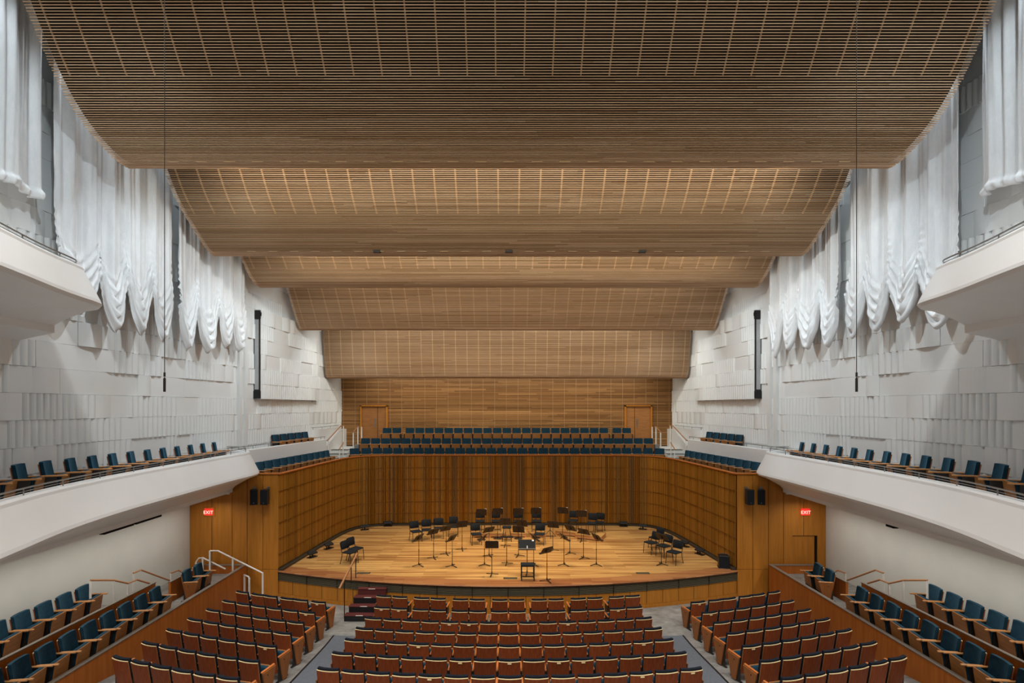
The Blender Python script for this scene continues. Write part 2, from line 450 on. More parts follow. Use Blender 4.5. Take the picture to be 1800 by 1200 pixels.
# ------------------------------------------------------------------ side walls with panel relief
A_W = 12.0
def wallx(d): return A_W-.0622*d
def relief(rg, d0, d1, zc):
    """list of (d, offset) along one course of panels"""
    out = [(d0, 0)]; d = d0
    while d < d1-.05:
        near = min(1, max(0, (d-8)/18)); low = 1-min(1, max(0, (zc-6)/6))
        pf = .10+.62*near*low+.16*low
        t = rg.random()
        if zc > 11.4: pf *= .1
        if t < pf:
            w = rg.uniform(.16, .26)*(1-.25*near); dep = rg.uniform(.05, .075); nfl = rg.randint(3, 8)
            for _ in range(nfl):
                if d+w > d1: break
                for k in range(1, 7):
                    out.append((d+w*k/6, dep*math.sin(math.pi*k/6)**.7 if k < 6 else 0))
                d += w
        elif t < pf+.22:
            w = rg.uniform(.35, .75); dep = rg.uniform(.05, .10)*(1 if zc < 11 else .6)
            if d+w > d1: break
            for k in range(0, 9): out.append((d+w*k/8+.0005*k, dep*(math.sin(math.pi*k/8)*.75+.25)))
            d += w; out.append((d+.006, 0)); d += .008
        elif t < pf+.30:
            w = rg.uniform(.3, .7); dep = rg.uniform(.035, .07)
            if d+w > d1: break
            out.append((d+w*.96, dep)); out.append((d+w, 0)); d += w
        else:
            w = rg.uniform(.5, 1.5); w = min(w, d1-d); o = rg.choice((0, 0, 0, .012, .02))
            if o: out.append((d+.004, o)); out.append((d+w-.004, o))
            d += w; out.append((d, 0))
    out.append((d1, 0)); return out
BLK = (21.6, 27.4, 7.56, 11.33)
for s, nm in SIDES:
    m = MB(); rg = random.Random(11 if s < 0 else 23)
    plane = MB(); plane.add([(s*(wallx(-4)+.06), -4, 3.9), (s*(wallx(31.3)+.06), 31.3, 3.9), (s*(wallx(31.3)+.06), 31.3, 18), (s*(wallx(-4)+.06), -4, 18)], [(0, 1, 2, 3)])
    z = 6.93-.629*4
    rg = random.Random(11)
    while z < 17.8:
        segs = [(-4.0, 31.2, 0)]
        if z > BLK[2]-.05 and z+.6 < BLK[3]+.1: segs = [(-4.0, BLK[0], 0), (BLK[0], BLK[1], .24), (BLK[1], 31.2, 0)]
        for a, b, base in segs:
            pr = relief(rg, a, b, z)
            P = [(d, base+o) for d, o in pr]
            if base: P = [(a, -.02)]+P+[(b, -.02)]
            vs = []; fs = []; n = len(P)
            for d, o in P:
                x = s*(wallx(d)-o); xb = s*(wallx(d)+.05)
                vs += [(x, d, z+.003), (x, d, z+.626), (xb, d, z+.626), (xb, d, z+.003)]
            for k in range(n-1):
                a4 = 4*k; b4 = 4*k+4
                fs += [(a4, b4, b4+1, a4+1), (a4+1, b4+1, b4+2, a4+2), (a4+3, b4+3, b4, a4)]
            m.add(vs, fs)
        z += .629
    w = plane.build('wall_%s' % nm, 'white_wall', kind='structure')
    m.build('relief_panels', 'white_wall', w)
    # pilaster strips by the screen
    m = MB()
    for d in (20.35, 20.75):
        m.box(*sorted((s*(wallx(d)-.13), s*(wallx(d)+.05))), d-.10, d+.10, 5.07, 17.5)
    m.build('pilasters', 'white_wall', w)
    # lower wall under the balcony
    m = MB(); m.box(*sorted((s*12.12, s*12.3)), -4, 11.0, 0, 4.2).box(*sorted((s*12.12, s*12.3)), 11.008, 19.6, 0, 4.2)
    m.build('wall_%s_lower' % nm, 'concrete_wall', kind='structure')
    # tall slim screen unit
    x = s*(wallx(21.5)-.13)
    t = thing('wall_screen', 'tall slim black-framed grey screen on the %s white wall' % nm, 'screen', (x, 21.50, 7.6))
    MB().box(-.13, .13, 0, .06, .30, 3.35).build('screen_frame', 'black_metal', t)
    MB().box(-.085, .085, -.012, 0, .36, 3.30).build('screen_fabric', 'screen_grey', t)
    MB().box(-.15, .14, -.03, .07, 3.33, 3.68).box(-.15*s-.03, -.15*s+.03, -.02, .05, 3.45, 3.6).build('roller_housing', 'black_plastic', t)
    MB().box(-.14, .14, -.03, .07, -.02, .30).box(.15*s-.04, .15*s+.04, -.02, .05, .1, .2).build('bottom_housing', 'black_plastic', t)
MB().box(-12.4, 12.4, -4, 31.5, 18.0, 18.2).build('ceiling', 'ceiling_dark', kind='structure')

# ------------------------------------------------------------------ slatted ceiling panels
PANELS = [
 ([(9.2, 18.0), (9.9, 16.95), (10.4, 16.0), (10.64, 15.57), (10.95, 15.10), (11.3, 14.62), (11.6, 14.30), (11.92, 14.04), (12.25, 13.84), (12.71, 13.66), (13.08, 13.56), (13.40, 13.53), (13.6, 13.56)], 'front'),
 ([(13.9, 15.6), (14.5, 14.75), (14.98, 14.14), (15.3, 13.72), (15.63, 13.40), (16.27, 12.96), (16.78, 12.66), (17.1, 12.47), (17.43, 12.39), (17.65, 12.42)], 'second'),
 ([(18.3, 14.0), (18.9, 13.25), (19.37, 12.79), (19.83, 12.41), (20.2, 12.20), (20.5, 12.10), (20.74, 12.07), (20.95, 12.10)], 'third'),
 ([(22.6, 13.9), (23.1, 13.05), (23.36, 12.65), (23.7, 12.25), (23.98, 11.90), (24.35, 11.45), (24.63, 11.15), (24.85, 11.0), (25.03, 10.96), (25.2, 10.99)], 'fourth'),
 ([(27.9, 12.4), (27.97, 11.37), (28.1, 10.5), (28.25, 9.6), (28.45, 9.02), (28.65, 8.85), (28.95, 8.82), (29.2, 8.86)], 'rearmost'),
]
WP = 10.07
def arc(p, step):
    out = resample(p, step); return out
for p, nm in PANELS:
    sp = [tuple(v) for v in smooth_path(p, 2)]
    Q = resample(sp, .052)
    t = thing('ceiling_panel', '%s curved wooden slat canopy hanging over the %s' % (nm, 'audience' if nm == 'front' else 'hall'), 'ceiling panel', (0, Q[-1].x, Q[-1].y), 0, 'slatted ceiling canopies')
    oy, oz = Q[-1].x, Q[-1].y
    m = MB(); bk = MB(); ribs = MB(); rg = random.Random(len(nm))
    bs = []
    for i, q in enumerate(Q):
        a = Q[max(i-1, 0)]; b = Q[min(i+1, len(Q)-1)]; d = (b-a).normalized(); nn = Vector((-d.y, d.x))   # up side
        if nn.y < 0: nn = -nn
        w = .0095
        c4 = [q-d*w, q+d*w, q+d*w+nn*.017, q-d*w+nn*.017]
        x = -WP-rg.uniform(0, .03)
        while x < WP:
            e = min(WP, x+rg.uniform(4.5, 7.5))
            if WP-e < 1: e = WP+rg.uniform(0, .03)
            m.add([(xx, c.x-oy, c.y-oz) for xx in (x, e-.004) for c in c4], [(0, 1, 2, 3), (4, 7, 6, 5), (0, 4, 5, 1), (1, 5, 6, 2), (2, 6, 7, 3), (3, 7, 4, 0)])
            x = e
        up = q+nn*(.13 if nm == 'front' else .085); up2 = up+nn*.03
        if i % 3 == 0 or i == len(Q)-1: bs.append((up, up2, q+nn*.019, q+nn*.05))
    N = len(bs)
    vs = []
    for up, up2, r1, r3 in bs: vs += [(-WP+.05, up.x-oy, up.y-oz), (WP-.05, up.x-oy, up.y-oz), (WP-.05, up2.x-oy, up2.y-oz), (-WP+.05, up2.x-oy, up2.y-oz)]
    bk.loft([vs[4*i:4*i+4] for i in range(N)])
    xr = -9.76; rw = .014 if nm == 'front' else .020
    while xr < 9.9:
        cut = int(N*(.62 if nm in ('front', 'second', 'third') else 1))
        ribs.loft([[(xr-rw, r1.x-oy, r1.y-oz), (xr+rw, r1.x-oy, r1.y-oz), (xr+rw, r3.x-oy, r3.y-oz), (xr-rw, r3.x-oy, r3.y-oz)] for _, _, r1, r3 in bs[:cut]])
        xr += .63
    m.build('slats', 'slat_wood', t); bk.build('backing_board', 'gap_shade_brown' if nm == 'front' else 'gap_shade_backing' if nm in ('second', 'third') else 'slat_backing', t); ribs.build('ribs', 'rib_wood', t)  # nearer canopies get darker boards, gap shade painted into their colour
    # lamps glimpsed just above the lip
    if nm in ('front', 'second'):
        k = 0
        y0 = {'front': 13.12, 'second': 17.15}[nm]; z0 = {'front': 13.575, 'second': 12.50}[nm]
        g = MB(); dk = MB()
        for k in range(25):
            x = -8.6+k*17.2/24; g.box(x-.14, x+.14, y0-.012-oy, y0+.005-oy, z0-.062-oz, z0-.052-oz); 
        for x in (-4.4, .02, 4.5) if nm == 'second' else (): dk.box(x-.12, x+.12, y0-.02-oy, y0+.1-oy, z0-.09-oz, z0+.0-oz)
        g.build('lamp_trims', 'ply_edge', t)
        if dk.v: dk.build('lamp_housing', 'black_plastic', t)

# ------------------------------------------------------------------ curtains
def curtain(s, d0, d1, gathers, zg, zl, nm, pos, seed):
    rg = random.Random(seed); N = int((d1-d0)/.022); ZTOP = 17.6
    ph = [rg.uniform(0, 6.28) for _ in range(8)]
    def folds(d, v):
        a = .075*math.sin(d*9.5+ph[0]+.5*math.sin(d*2+ph[1]))+.04*math.sin(d*21+ph[2]+.6*math.sin(d*5))+.018*math.sin(d*43+ph[3]+math.sin(v*6+d*3))
        return a
    gs = sorted(gathers); rows = []
    zz = []
    NV = 46
    jit = {g: rg.uniform(-.12, .12) for g in gs}; jl = [rg.uniform(-.25, .15) for _ in gs]
    for i in range(N+1):
        d = d0+(d1-d0)*i/N
        if gs:
            k = 0
            while k < len(gs)-2 and d > gs[k+1]: k += 1
            u = min(1, max(0, (d-gs[k])/(gs[k+1]-gs[k]))); sag = (1-abs(2*u-1)**1.7)
            gz = zg+jit[gs[k]]*(1-u)+jit[gs[k+1]]*u
            zb = gz+(zl+jl[k]-gz)*sag; swag = 1.0
            gth = math.exp(-(min(u, 1-u)*(gs[k+1]-gs[k])/.10)**2)
        else:
            zb = zl+.05*math.sin(d*4+ph[4]); sag = 0; swag = 0; gth = 0; u = 0
        colm = []
        for j in range(NV+1):
            q = j/NV
            if q < .45: v = q/.45*.78
            else: v = .78+(q-.45)/.55*.22
            z = ZTOP+(zb-ZTOP)*v
            low = min(1, max(0, (zb+1.15+.5*sag-z)/(1.15+.5*sag)))
            o = folds(d, v)*(1-.8*low*swag)
            if swag:
                o += low*.20*sag+.10*gth*(.3+low)
                t = (ZTOP+(zb-ZTOP)*v)-zb
                o += min(1, low*2)*(.062*math.sin(t*21+u*3+ph[5])*(.4+.8*sag)+.026*math.sin(t*47+d*6+ph[6]))
                o += .025*gth*math.sin(z*30+ph[7])*min(1, max(0, (v-.5)*3))
                if v > .97: o -= .10*(v-.97)/.03
            else:
                o += .05*max(0, (v-.96)/.04)*math.sin(d*30)+(.07*math.sin((v-.96)/.04*math.pi) if v > .96 else 0)
            x = wallx(d)-.40-o
            colm.append((s*x, d, z))
        rows.append(colm)
    m = MB(); vs = [p for c_ in rows for p in c_]; n = NV+1
    fs = [(i*n+j, (i+1)*n+j, (i+1)*n+j+1, i*n+j+1) for i in range(N) for j in range(NV)]
    m.add(vs, fs)
    o = m.build('curtain', 'curtain_cloth', smooth=True)
    md = o.modifiers.new('thick', 'SOLIDIFY'); md.thickness = .008
    tag(o, 'white fabric curtain on the %s wall, %s' % (nm, pos), 'curtain', 'white acoustic curtains')
for s, nm in SIDES:
    e = 0 if s > 0 else .1
    curtain(s, 16.35, 20.05, [16.3, 17.2, 18.4, 19.25, 20.1], 10.6, 9.25, nm, 'nearest the stage, scalloped hem', 5+s)
    curtain(s, 12.25, 16.0, [12.2, 13.4, 14.3, 15.2, 16.05], 10.62, 9.4, nm, 'middle one of three with scalloped hem', 9+s)
    curtain(s, 8.3, 11.8, [], 0, 12.05, nm, 'nearest the front edge of the view, straight hem', 14+s)

# ------------------------------------------------------------------ balconies
def balcony(s, nm, level, top, line, fl, mid, lowv, step):
    line = smooth_path(line, 2)
    P = [Vector(p) for p in line]; secs = []; secc = []
    top_inner = []
    for i, p in enumerate(P):
        a = P[max(i-1, 0)]; b = P[min(i+1, len(P)-1)]; d = (b-a).normalized()
        nn = Vector((d.y, -d.x))      # to the wall side for a line running towards the stage
        if nn.x < 0: nn = -nn
        def pt(off, z): q = p+nn*off; return (s*min(q.x, 12.05), q.y, z)
        W = wallx(p.y)+.04
        Wl = 12.12 if level == 1 else W
        mx = max(p.x+nn.x*.35+.1, 10.4)
        secs.append([pt(.30, top-.53), pt(.30, top-.02), pt(.26, top), pt(.02, top), pt(0, top-.03), pt(-.012, top-.09), pt(-.30, top-.72), pt(-.32, top-.79), pt(-.27, top-.86), pt(-.12, top-.90),
                     (s*min(mx, Wl-.1), p.y, mid), (s*min(mx, Wl-.1), p.y, mid-step), (s*Wl, p.y, lowv), (s*Wl, p.y, top-.54), (s*(W+.0), p.y, top-.53)])
        secc.append([pt(-.004, top-.105), pt(-.012, top-.098), pt(-.016, top-.105), pt(-.012, top-.112)])
    t = thing('balcony', '%s white balcony with curved parapet along the %s wall' % (level == 1 and 'lower' or 'upper', nm), 'balcony')
    MB().loft(secs).build('parapet', 'white_fascia', t)
    MB().loft(secc).build('shadow_joint', 'louvre', t)
    # low rail on the parapet
    rp = []; rl = MB(); acc = 0
    rail = []
    for i, p in enumerate(P):
        a = P[max(i-1, 0)]; b = P[min(i+1, len(P)-1)]; d = (b-a).normalized(); nn = Vector((d.y, -d.x))
        if nn.x < 0: nn = -nn
        q = p+nn*.13; rail.append((s*q.x, q.y, top+.13))
    rt = thing('parapet_rail', 'thin metal safety rail on the %s balcony at the %s' % (level == 1 and 'lower' or 'upper', nm), 'railing')
    rl.tube(rail, .016, 6).tube([(x, y, z-.06) for x, y, z in rail], .008, 6).build('rail_bar', 'steel', rt)
    for k, q in enumerate(resample([(v[0], v[1]) for v in rail], 1.15)):
        MB().cyl(q.x, q.y, top, top+.13, .012, 6).build('rail_post', 'steel', rt)
    return t
L1 = [(8.0, 6.2), (8.35, 7.6), (8.62, 8.58), (8.95, 9.64), (9.16, 10.68), (9.30, 11.88), (9.35, 13.2), (9.37, 14.7), (9.39, 16.6), (9.35, 17.6), (9.33, 18.2), (9.42, 18.75), (9.75, 19.2), (10.3, 19.45), (10.6, 19.49)]
L2 = [(7.6, 5.2), (8.1, 6.8), (8.45, 7.8), (8.74, 8.83), (9.05, 9.8), (9.22, 10.5), (9.30, 11.0), (9.40, 11.35), (9.75, 11.62), (10.4, 11.75), (11.2, 11.78)]
for s, nm in SIDES:
    balcony(s, nm, 1, 5.60, L1, 5.07, 4.13, 3.48, .12)
    balcony(s, nm, 2, 10.32, L2, 9.8, 9.10, 8.75, .17)
    # slot vent under the lower balcony
    t = thing('soffit_slot', ('pair of long dark slots' if s < 0 else 'small dark slot')+' under the lower balcony on the %s' % nm, 'vent')
    m = MB()
    a = Vector((10.9, 14.2, 3.83)); b = Vector((10.9, 16.6, 3.83)) 
    m.box(-11.04, -10.90, 13.8, 14.9, 3.79, 3.86).box(-11.04, -10.90, 15.0, 16.1, 3.79, 3.86) if s < 0 else m.box(10.9, 11.04, 14.5, 14.8, 3.79, 3.86)
    m.build('slot', 'dark_void', t)

# terraces beside the choir
SIDEP = [(10.6, 19.49), (10.32, 20.3), (10.15, 21.6), (9.95, 23.4), (9.78, 25.0), (9.62, 26.3), (9.52, 27.0)]
for s, nm in SIDES:
    # floor under the side choir seats
    m = MB(); m.prism([(s*x, y) for x, y in [(8.8, 19.72), (8.62, 22), (8.38, 24.6), (8.2, 25.9), (7.75, 26.7), (8.0, 27.2), (9.9, 27.2), (10.1, 24), (10.7, 19.72)]], 3.4, 4.125)
    m.build('side_terrace', 'floor_concrete'); tag(bpy.data.objects[m and ('side_terrace' if s < 0 else 'side_terrace.001')], 'narrow terrace floor for the %s side choir seats' % nm, 'terrace')
    P = smooth_path(SIDEP, 2); m = MB(); secs = []
    for x, y in P: secs.append([(s*x, y, 3.9), (s*x, y, 5.50), (s*(x+.02), y, 5.53), (s*(x+.13), y, 5.53), (s*(x+.14), y, 5.05), (s*(wallx(y)+.04), y, 5.05), (s*(wallx(y)+.04), y, 3.9)])
    m.loft(secs).build('terrace_parapet', 'white_fascia'); o = bpy.data.objects['terrace_parapet' if s < 0 else 'terrace_parapet.001']
    tag(o, 'smooth white parapet behind the %s side choir seats' % nm, 'parapet')
    rt = thing('terrace_rail', 'thin metal rail on the white parapet by the %s choir seats' % nm, 'railing')
    for ra, rb in ((19.5, 23.0), (25.8, 27.0)):
        Q = [(s*(x+.08), y, 5.66) for x, y in P if ra <= y <= rb]
        MB().tube(Q, .014, 6).build('rail_bar', 'steel', rt)
        for q in Q[::3]: MB().cyl(q[0], q[1], 5.53, 5.66, .01, 6).build('rail_post', 'steel', rt)
    # corner parapet near the back wall
    CP = smooth_path([(10.42, 26.75), (10.05, 27.15), (9.98, 28.2), (10.0, 29.6), (10.02, 31.0)], 2)
    m = MB(); m.loft([[(s*x, y, 5.4), (s*x, y, 6.02), (s*(x+.08), y, 6.02), (s*(x+.08), y, 5.4)] for x, y in CP])
    o = m.build('corner_parapet', 'white_fascia'); tag(o, 'small curved white parapet in the %s rear corner' % nm, 'parapet')
    rt = thing('corner_rail', 'thin rail on the small curved parapet in the %s rear corner' % nm, 'railing')
    Q = [(s*(x+.04), y, 6.13) for x, y in CP]; MB().tube(Q, .013, 6).build('rail_bar', 'steel', rt)
    for q in Q[::4]: MB().cyl(q[0], q[1], 6.02, 6.13, .01, 6).build('rail_post', 'steel', rt)
    # stairs up past the choir rows
    st = thing('choir_stairs', 'short white staircase at the %s end of the choir rows' % nm, 'stairs')
    m = MB()
    for k in range(4):
        m.box(*sorted((s*8.78, s*9.75)), 27.25+k*.36, 31.05, 4.05+k*.205, 4.05+(k+1)*.205-.03)
    m.build('steps', 'white_wall', st)
    m = MB()
    for k in range(4):
        m.box(*sorted((s*8.78, s*9.75)), 27.22+k*.36, 27.60+k*.36, 4.05+(k+1)*.205-.03, 4.05+(k+1)*.205)
    m.build('treads', 'floor_concrete', st)
    # white stair wall with handrail on its outer side
    m = MB(); xs = 9.72
    prof = [(27.05, 4.0), (27.05, 5.05), (27.6, 5.10), (29.7, 5.85), (31.05, 5.9), (31.05, 4.0)]
    vs = [(s*xs, y, z) for y, z in prof]+[(s*(xs+.25), y, z) for y, z in prof]; n = len(prof)
    m.add(vs, [tuple(range(n)), tuple(range(2*n-1, n-1, -1))]+[(i, (i+1) % n, n+(i+1) % n, n+i) for i in range(n)])
    o = m.build('stair_wall', 'white_fascia'); tag(o, 'white stair wall in the %s rear corner beside the choir' % nm, 'wall')
    rt = thing('stair_handrail', 'timber-topped handrail rising along the %s white stair wall' % nm, 'handrail')
    MB().tube([(s*9.64, 27.1, 5.4), (s*9.64, 27.5, 5.42), (s*9.64, 29.7, 6.12), (s*9.64, 30.3, 6.12)], .03, 8).build('rail_bar', 'rail_wood', rt)
    MB().cyl(s*9.64, 30.2, 4.87, 6.1, .03, 8).cyl(s*9.64, 27.6, 4.05, 5.44, .025, 8).build('rail_posts', 'white_metal', rt)
    rt = thing('aisle_handrail', 'short handrail on white posts at the %s end of the choir seats' % nm, 'handrail')
    MB().tube([(s*8.72, 29.0, 5.78), (s*8.72, 29.9, 6.05), (s*8.72, 30.1, 6.05)], .03, 8).build('rail_bar', 'rail_wood', rt)
    for y, zb, zt in ((29.05, 4.7, 5.78), (29.95, 4.87, 6.05)): MB().cyl(s*8.72, y, zb, zt, .035, 8).build('rail_post', 'white_metal', rt)
    MB().cyl(s*8.50, 29.95, 4.87, 6.05, .035, 8).build('rail_post', 'white_metal', rt)
    rt = thing('step_handrail', 'low sloping handrail at the foot of the %s choir stairs' % nm, 'handrail')
    MB().tube([(s*8.95, 27.3, 4.95), (s*8.95, 28.0, 5.28)], .03, 8).build('rail_bar', 'rail_wood', rt)
    for y, zt in ((27.35, 4.96), (27.95, 5.25)): MB().cyl(s*8.95, y, 4.2, zt, .03, 8).build('rail_post', 'white_metal', rt)

# ------------------------------------------------------------------ theatre seat
def bowx(x): return .035*(1-(x/.25)**2)         # back bows away from the sitter in the middle
def seat_meshes():
    M = {}
    tilt = .17
    def plate(w, z0, z1, y0, th, nz=3, lift=0):
        m = MB(); secs = []
        for i in range(9):
            x = -w/2+w*i/8; b = bowx(x*.25/(w/2)); q = []
            for z in [z0+(z1-z0)*k/nz for k in range(nz+1)]:
                q.append((x, y0+b+(z-.4)*tilt*1.0, z))
            for z in [z1-(z1-z0)*k/nz for k in range(nz+1)]:
                q.append((x, y0+b+th+(z-.4)*tilt, z))
            secs.append(q)
        return m.loft(secs)
    M['dark_cushion'] = plate(.49, .30, .925, -.045, .072).mesh('back_cushion', 'seat_fabric_dark', False)
    M['back_shell'] = plate(.505, .20, .875, .03, .022).mesh('back_shell', 'seat_wood', False)
    M['back_cushion'] = plate(.49, .30, .925, -.045, .072).mesh('back_cushion', 'seat_fabric', False)
    m = MB(); secs = []
    for i in range(9):
        x = -.255+.51*i/8; b = bowx(x*.25/.255); y = .03+b+(.875-.4)*tilt
        secs.append([(x, y+.004, .872), (x, y+.024, .872), (x, y+.024, .883), (x, y+.004, .883)])
    m.loft(secs)
    for x in (-.2535, .2535):
        m.add([(x-.0015, .035+(z-.4)*tilt+dy, z) for z in (.30, .872) for dy in (0, .018)]+[(x+.0015, .035+(z-.4)*tilt+dy, z) for z in (.30, .872) for dy in (0, .018)], [(0, 1, 3, 2), (4, 6, 7, 5), (0, 4, 5, 1), (2, 3, 7, 6)])
    M['edge_trim'] = m.mesh('edge_trim', 'ply_edge'); M['edge_trim'].materials.append(MATS['tan_edge'])
    for pl in list(M['edge_trim'].polygons)[-8:]: pl.material_index = 1
    Mx = Matrix.Translation((0, -.14, .24)) @ Matrix.Rotation(R(8), 4, 'X')
    M['seat_cushion'] = MB().rbox(-.235, .235, -.085, .015, 0, .40, .04, Mx).mesh('seat_cushion', 'seat_fabric', True)
    M['seat_panel'] = MB().rbox(-.24, .24, -.115, -.088, -.01, .41, .02, Mx).mesh('seat_panel', 'seat_panel_wood')
    M['armrest'] = MB().rbox(-.305, -.25, -.40, .04, .595, .635, .018, None, 'y').mesh('armrest', 'arm_wood')
    M['light_arm'] = MB().rbox(-.305, -.25, -.40, .04, .595, .635, .018, None, 'y').mesh('armrest', 'light_arm_wood'); M['light_arm2'] = MB().rbox(.25, .305, -.40, .04, .595, .635, .018, None, 'y').mesh('armrest', 'light_arm_wood')
    M['leg'] = MB().box(-.296, -.262, -.22, .03, .03, .594).box(-.305, -.253, -.30, .10, 0, .03).mesh('leg', 'black_metal')
    M['armrest2'] = MB().rbox(.25, .305, -.40, .04, .595, .635, .018, None, 'y').mesh('armrest', 'arm_wood')
    M['leg2'] = MB().box(.262, .296, -.22, .03, .03, .594).box(.253, .305, -.30, .10, 0, .03).mesh('leg', 'black_metal')
    def endp(x0, x1):
        m = MB(); prof = [(-.40, .594), (.05, .594), (-.02, .04), (-.20, .0)]
        prof = [(-.40, .594), (.05, .594), (-.08, .0), (-.24, .0)]
        vs = [(x0, y, z) for y, z in prof]+[(x1, y, z) for y, z in prof]
        return m.add(vs, [(0, 1, 2, 3), (7, 6, 5, 4), (0, 4, 5, 1), (1, 5, 6, 2), (2, 6, 7, 3), (3, 7, 4, 0)])
    M['end1'] = endp(-.325, -.297).mesh('end_panel', 'end_wood'); M['end2'] = endp(.297, .325).mesh('end_panel', 'end_wood')
    def knob(x): return MB().tube([(x-.004, -.12, .50), (x+.004, -.12, .50)], .016, 10)
    M['knob1'] = knob(-.328).mesh('number_button', 'black_metal'); M['knob2'] = knob(.328).mesh('number_button', 'black_metal')
    M['tag'] = MB().box(-.045, .045, .165, .171, .83, .86).mesh('number_plate', 'ply_edge')
    return M
SM = seat_meshes()
def seat(name, label, group, x, y, z, rz, last=False, end1=False, end2=False, plate=False, sx=1.0):
    t = thing(name, label, 'seat', (x, y, z), rz, group)
    hall = name.startswith('audi')
    if sx != 1.0: t.scale = (sx, 1, 1)
    bs_ = link('back_shell', SM['back_shell'], t); link('edge_trim', SM['edge_trim'], bs_)
    for k in ('back_cushion', 'seat_cushion', 'seat_panel', 'armrest', 'leg'): link(k, SM['dark_cushion' if k == 'back_cushion' and hall else 'light_arm' if k == 'armrest' and not hall else k], t)
    if last or end2: link('armrest', SM['armrest2' if hall else 'light_arm2'], t); link('leg', SM['leg2'], t)
    if end1: link('number_button', SM['knob1'], link('end_panel', SM['end1'], t))
    if end2: link('number_button', SM['knob2'], link('end_panel', SM['end2'], t))
    if plate: link('number_plate', SM['tag'], bs_)
    return t
# main floor; yaw 180 deg = facing the stage
ROWD = [16.8, 15.83, 14.86, 13.89, 12.92, 11.95, 10.98]
def arc_seat(name, label, group, D0, x, **k):
    a = math.atan(x/25); y = D0+x*x/50
    # position of the back top was measured: move the base forward of it
    fx, fy = -math.sin(a), math.cos(a)
    bx, by = x+fx*.10, y+fy*.10
    return seat(name, label, group, bx, by, zfloor(x, y)+.0, math.pi+a, **k)
rowname = ['front row', 'second row', 'third row', 'fourth row', 'fifth row', 'sixth row', 'seventh row']
for r_, D0 in enumerate(ROWD):
    if r_ < 2:
        half = (4.36, 4.36)[r_]; xs = []
        pit = 8.08/6.44
        for p in range(7):
            c0 = (p-3)*(1.297 if r_ == 0 else 1.235); xs += [c0-.278, c0+.278]
    else: xs = [(k-7)*.573 for k in range(15)]
    n = len(xs)
    for i, x in enumerate(xs):
        pair = r_ < 2
        # seen from behind the seat faces away: its local -x side (armrest) is on the viewer's right
        lb = 'wood-backed seat, %s from left in the %s of the centre block' % (ORD[i], rowname[r_])
        seed = random.Random(r_*31+i)
        arc_seat('auditorium_chair', lb, 'main floor seats', D0, x+.0, last=(i == 0 or (pair and i % 2 == 0)), end1=(i == n-1), end2=(i == 0), plate=seed.random() < .13)
for s, nm in SIDES:
    for r_ in range(7):
        D0 = (ROWD+[10.0])[r_+1]
        xa = interp([(0, 6.19), (6, 5.90)], r_); xb = interp([(0, 9.05), (6, 8.75)], r_)
        for i in range(6):
            x = s*(xa+(xb-xa)*i/5)
            if r_ == 0: x += s*(-.0 + (.03 if i % 2 else -.03))
            lb = 'wood-backed seat, %s from the aisle in the %s of the %s block' % (ORD[i], rowname[r_], nm)
            ends = {}
            if s < 0: ends = dict(end1=(i == 0), last=(i == 5))
            else: ends = dict(end2=(i == 0))
            arc_seat('auditorium_chair', lb, 'main floor seats', D0, x, plate=(i == 0 and r_ in (0, 1, 4)), sx=1.0, **ends)
# choir rows, facing the hall
CH = [(27.85, 4.06, 30, 18.2*27.9/900, 'front'), (28.9, 4.52, 29, .5697, 'middle'), (30.1, 5.05, 0, .5695, 'top')]
for k, (D0, z, n, p, nm) in enumerate(CH):
    if k < 2: xs = [(i-(n-1)/2)*p for i in range(n)]
    else:
        mid = [(i-10)*p for i in range(21)]; xs = [mid[0]-.20-2*p+.0, mid[0]-.20-p]+mid+[mid[-1]+.20+p, mid[-1]+.20+2*p]
    n = len(xs)
    for i, x in enumerate(xs):
        frm = 'left' if i < n/2 else 'right'; o_ = ORD[i if i < n/2 else n-1-i] if (i if i < n/2 else n-1-i) < len(ORD) else 'middle'
        lb = 'blue folding seat facing out, %s from the %s end of the %s choir row' % (o_, frm, nm)
        yb = D0-.08
        if k == 0: yb -= .35*max(0, (abs(x)-7.0))**2*.6
        rz = 0 if k else max(-.5, min(.5, -(abs(x)-7)*.28*math.copysign(1, x) if abs(x) > 7 else 0))
        seat('choir_chair', lb, 'choir seats above the stage', x, yb, z+.005, rz, last=(i == n-1 or (k == 2 and i in (1, 22))))
# side choir seats and terrace seats, balcony seats
def face(dx, dy): return math.atan2(dx, -dy)
for s, nm in SIDES:
    for i in range(11):
        t = i/10; X = 9.02+(9.82-9.02)*t; D = 25.45-(25.45-20.15)*t
        f = Vector((-5.6, -.83)).normalized(); 
        seat('side_choir_chair', 'blue seat beside the stage on the %s, %s from the rear' % (nm, ORD[i]), 'side choir seats', s*(X+f.x*.10), D+f.y*.10, 4.13, face(s*f.x, f.y), last=True if i in (0, 10) else False, sx=.93)
    for i in range(5):
        t = i/4; X = 10.07+.32*t; D = 25.5-2.55*t; f = Vector((-1, -.12)).normalized()
        seat('terrace_chair', 'dark blue seat on the white %s terrace, %s from the rear of five' % (nm, ORD[i]), 'terrace seats behind the white parapet', s*(X+f.x*.05), D, 5.055, face(s*f.x, f.y), last=True if i in (0, 4) else False)
    for i in range(13):
        D = 17.72-.607*i; X = 11.32-.0622*D; f = Vector((-1, .0)).normalized()
        seat('balcony_chair', 'dark seat on the lower %s balcony, %s from the stage end' % (nm, ORD[i]), 'lower balcony seats', s*(X-.13), D, 5.08, face(-s*.9, .42), last=True)
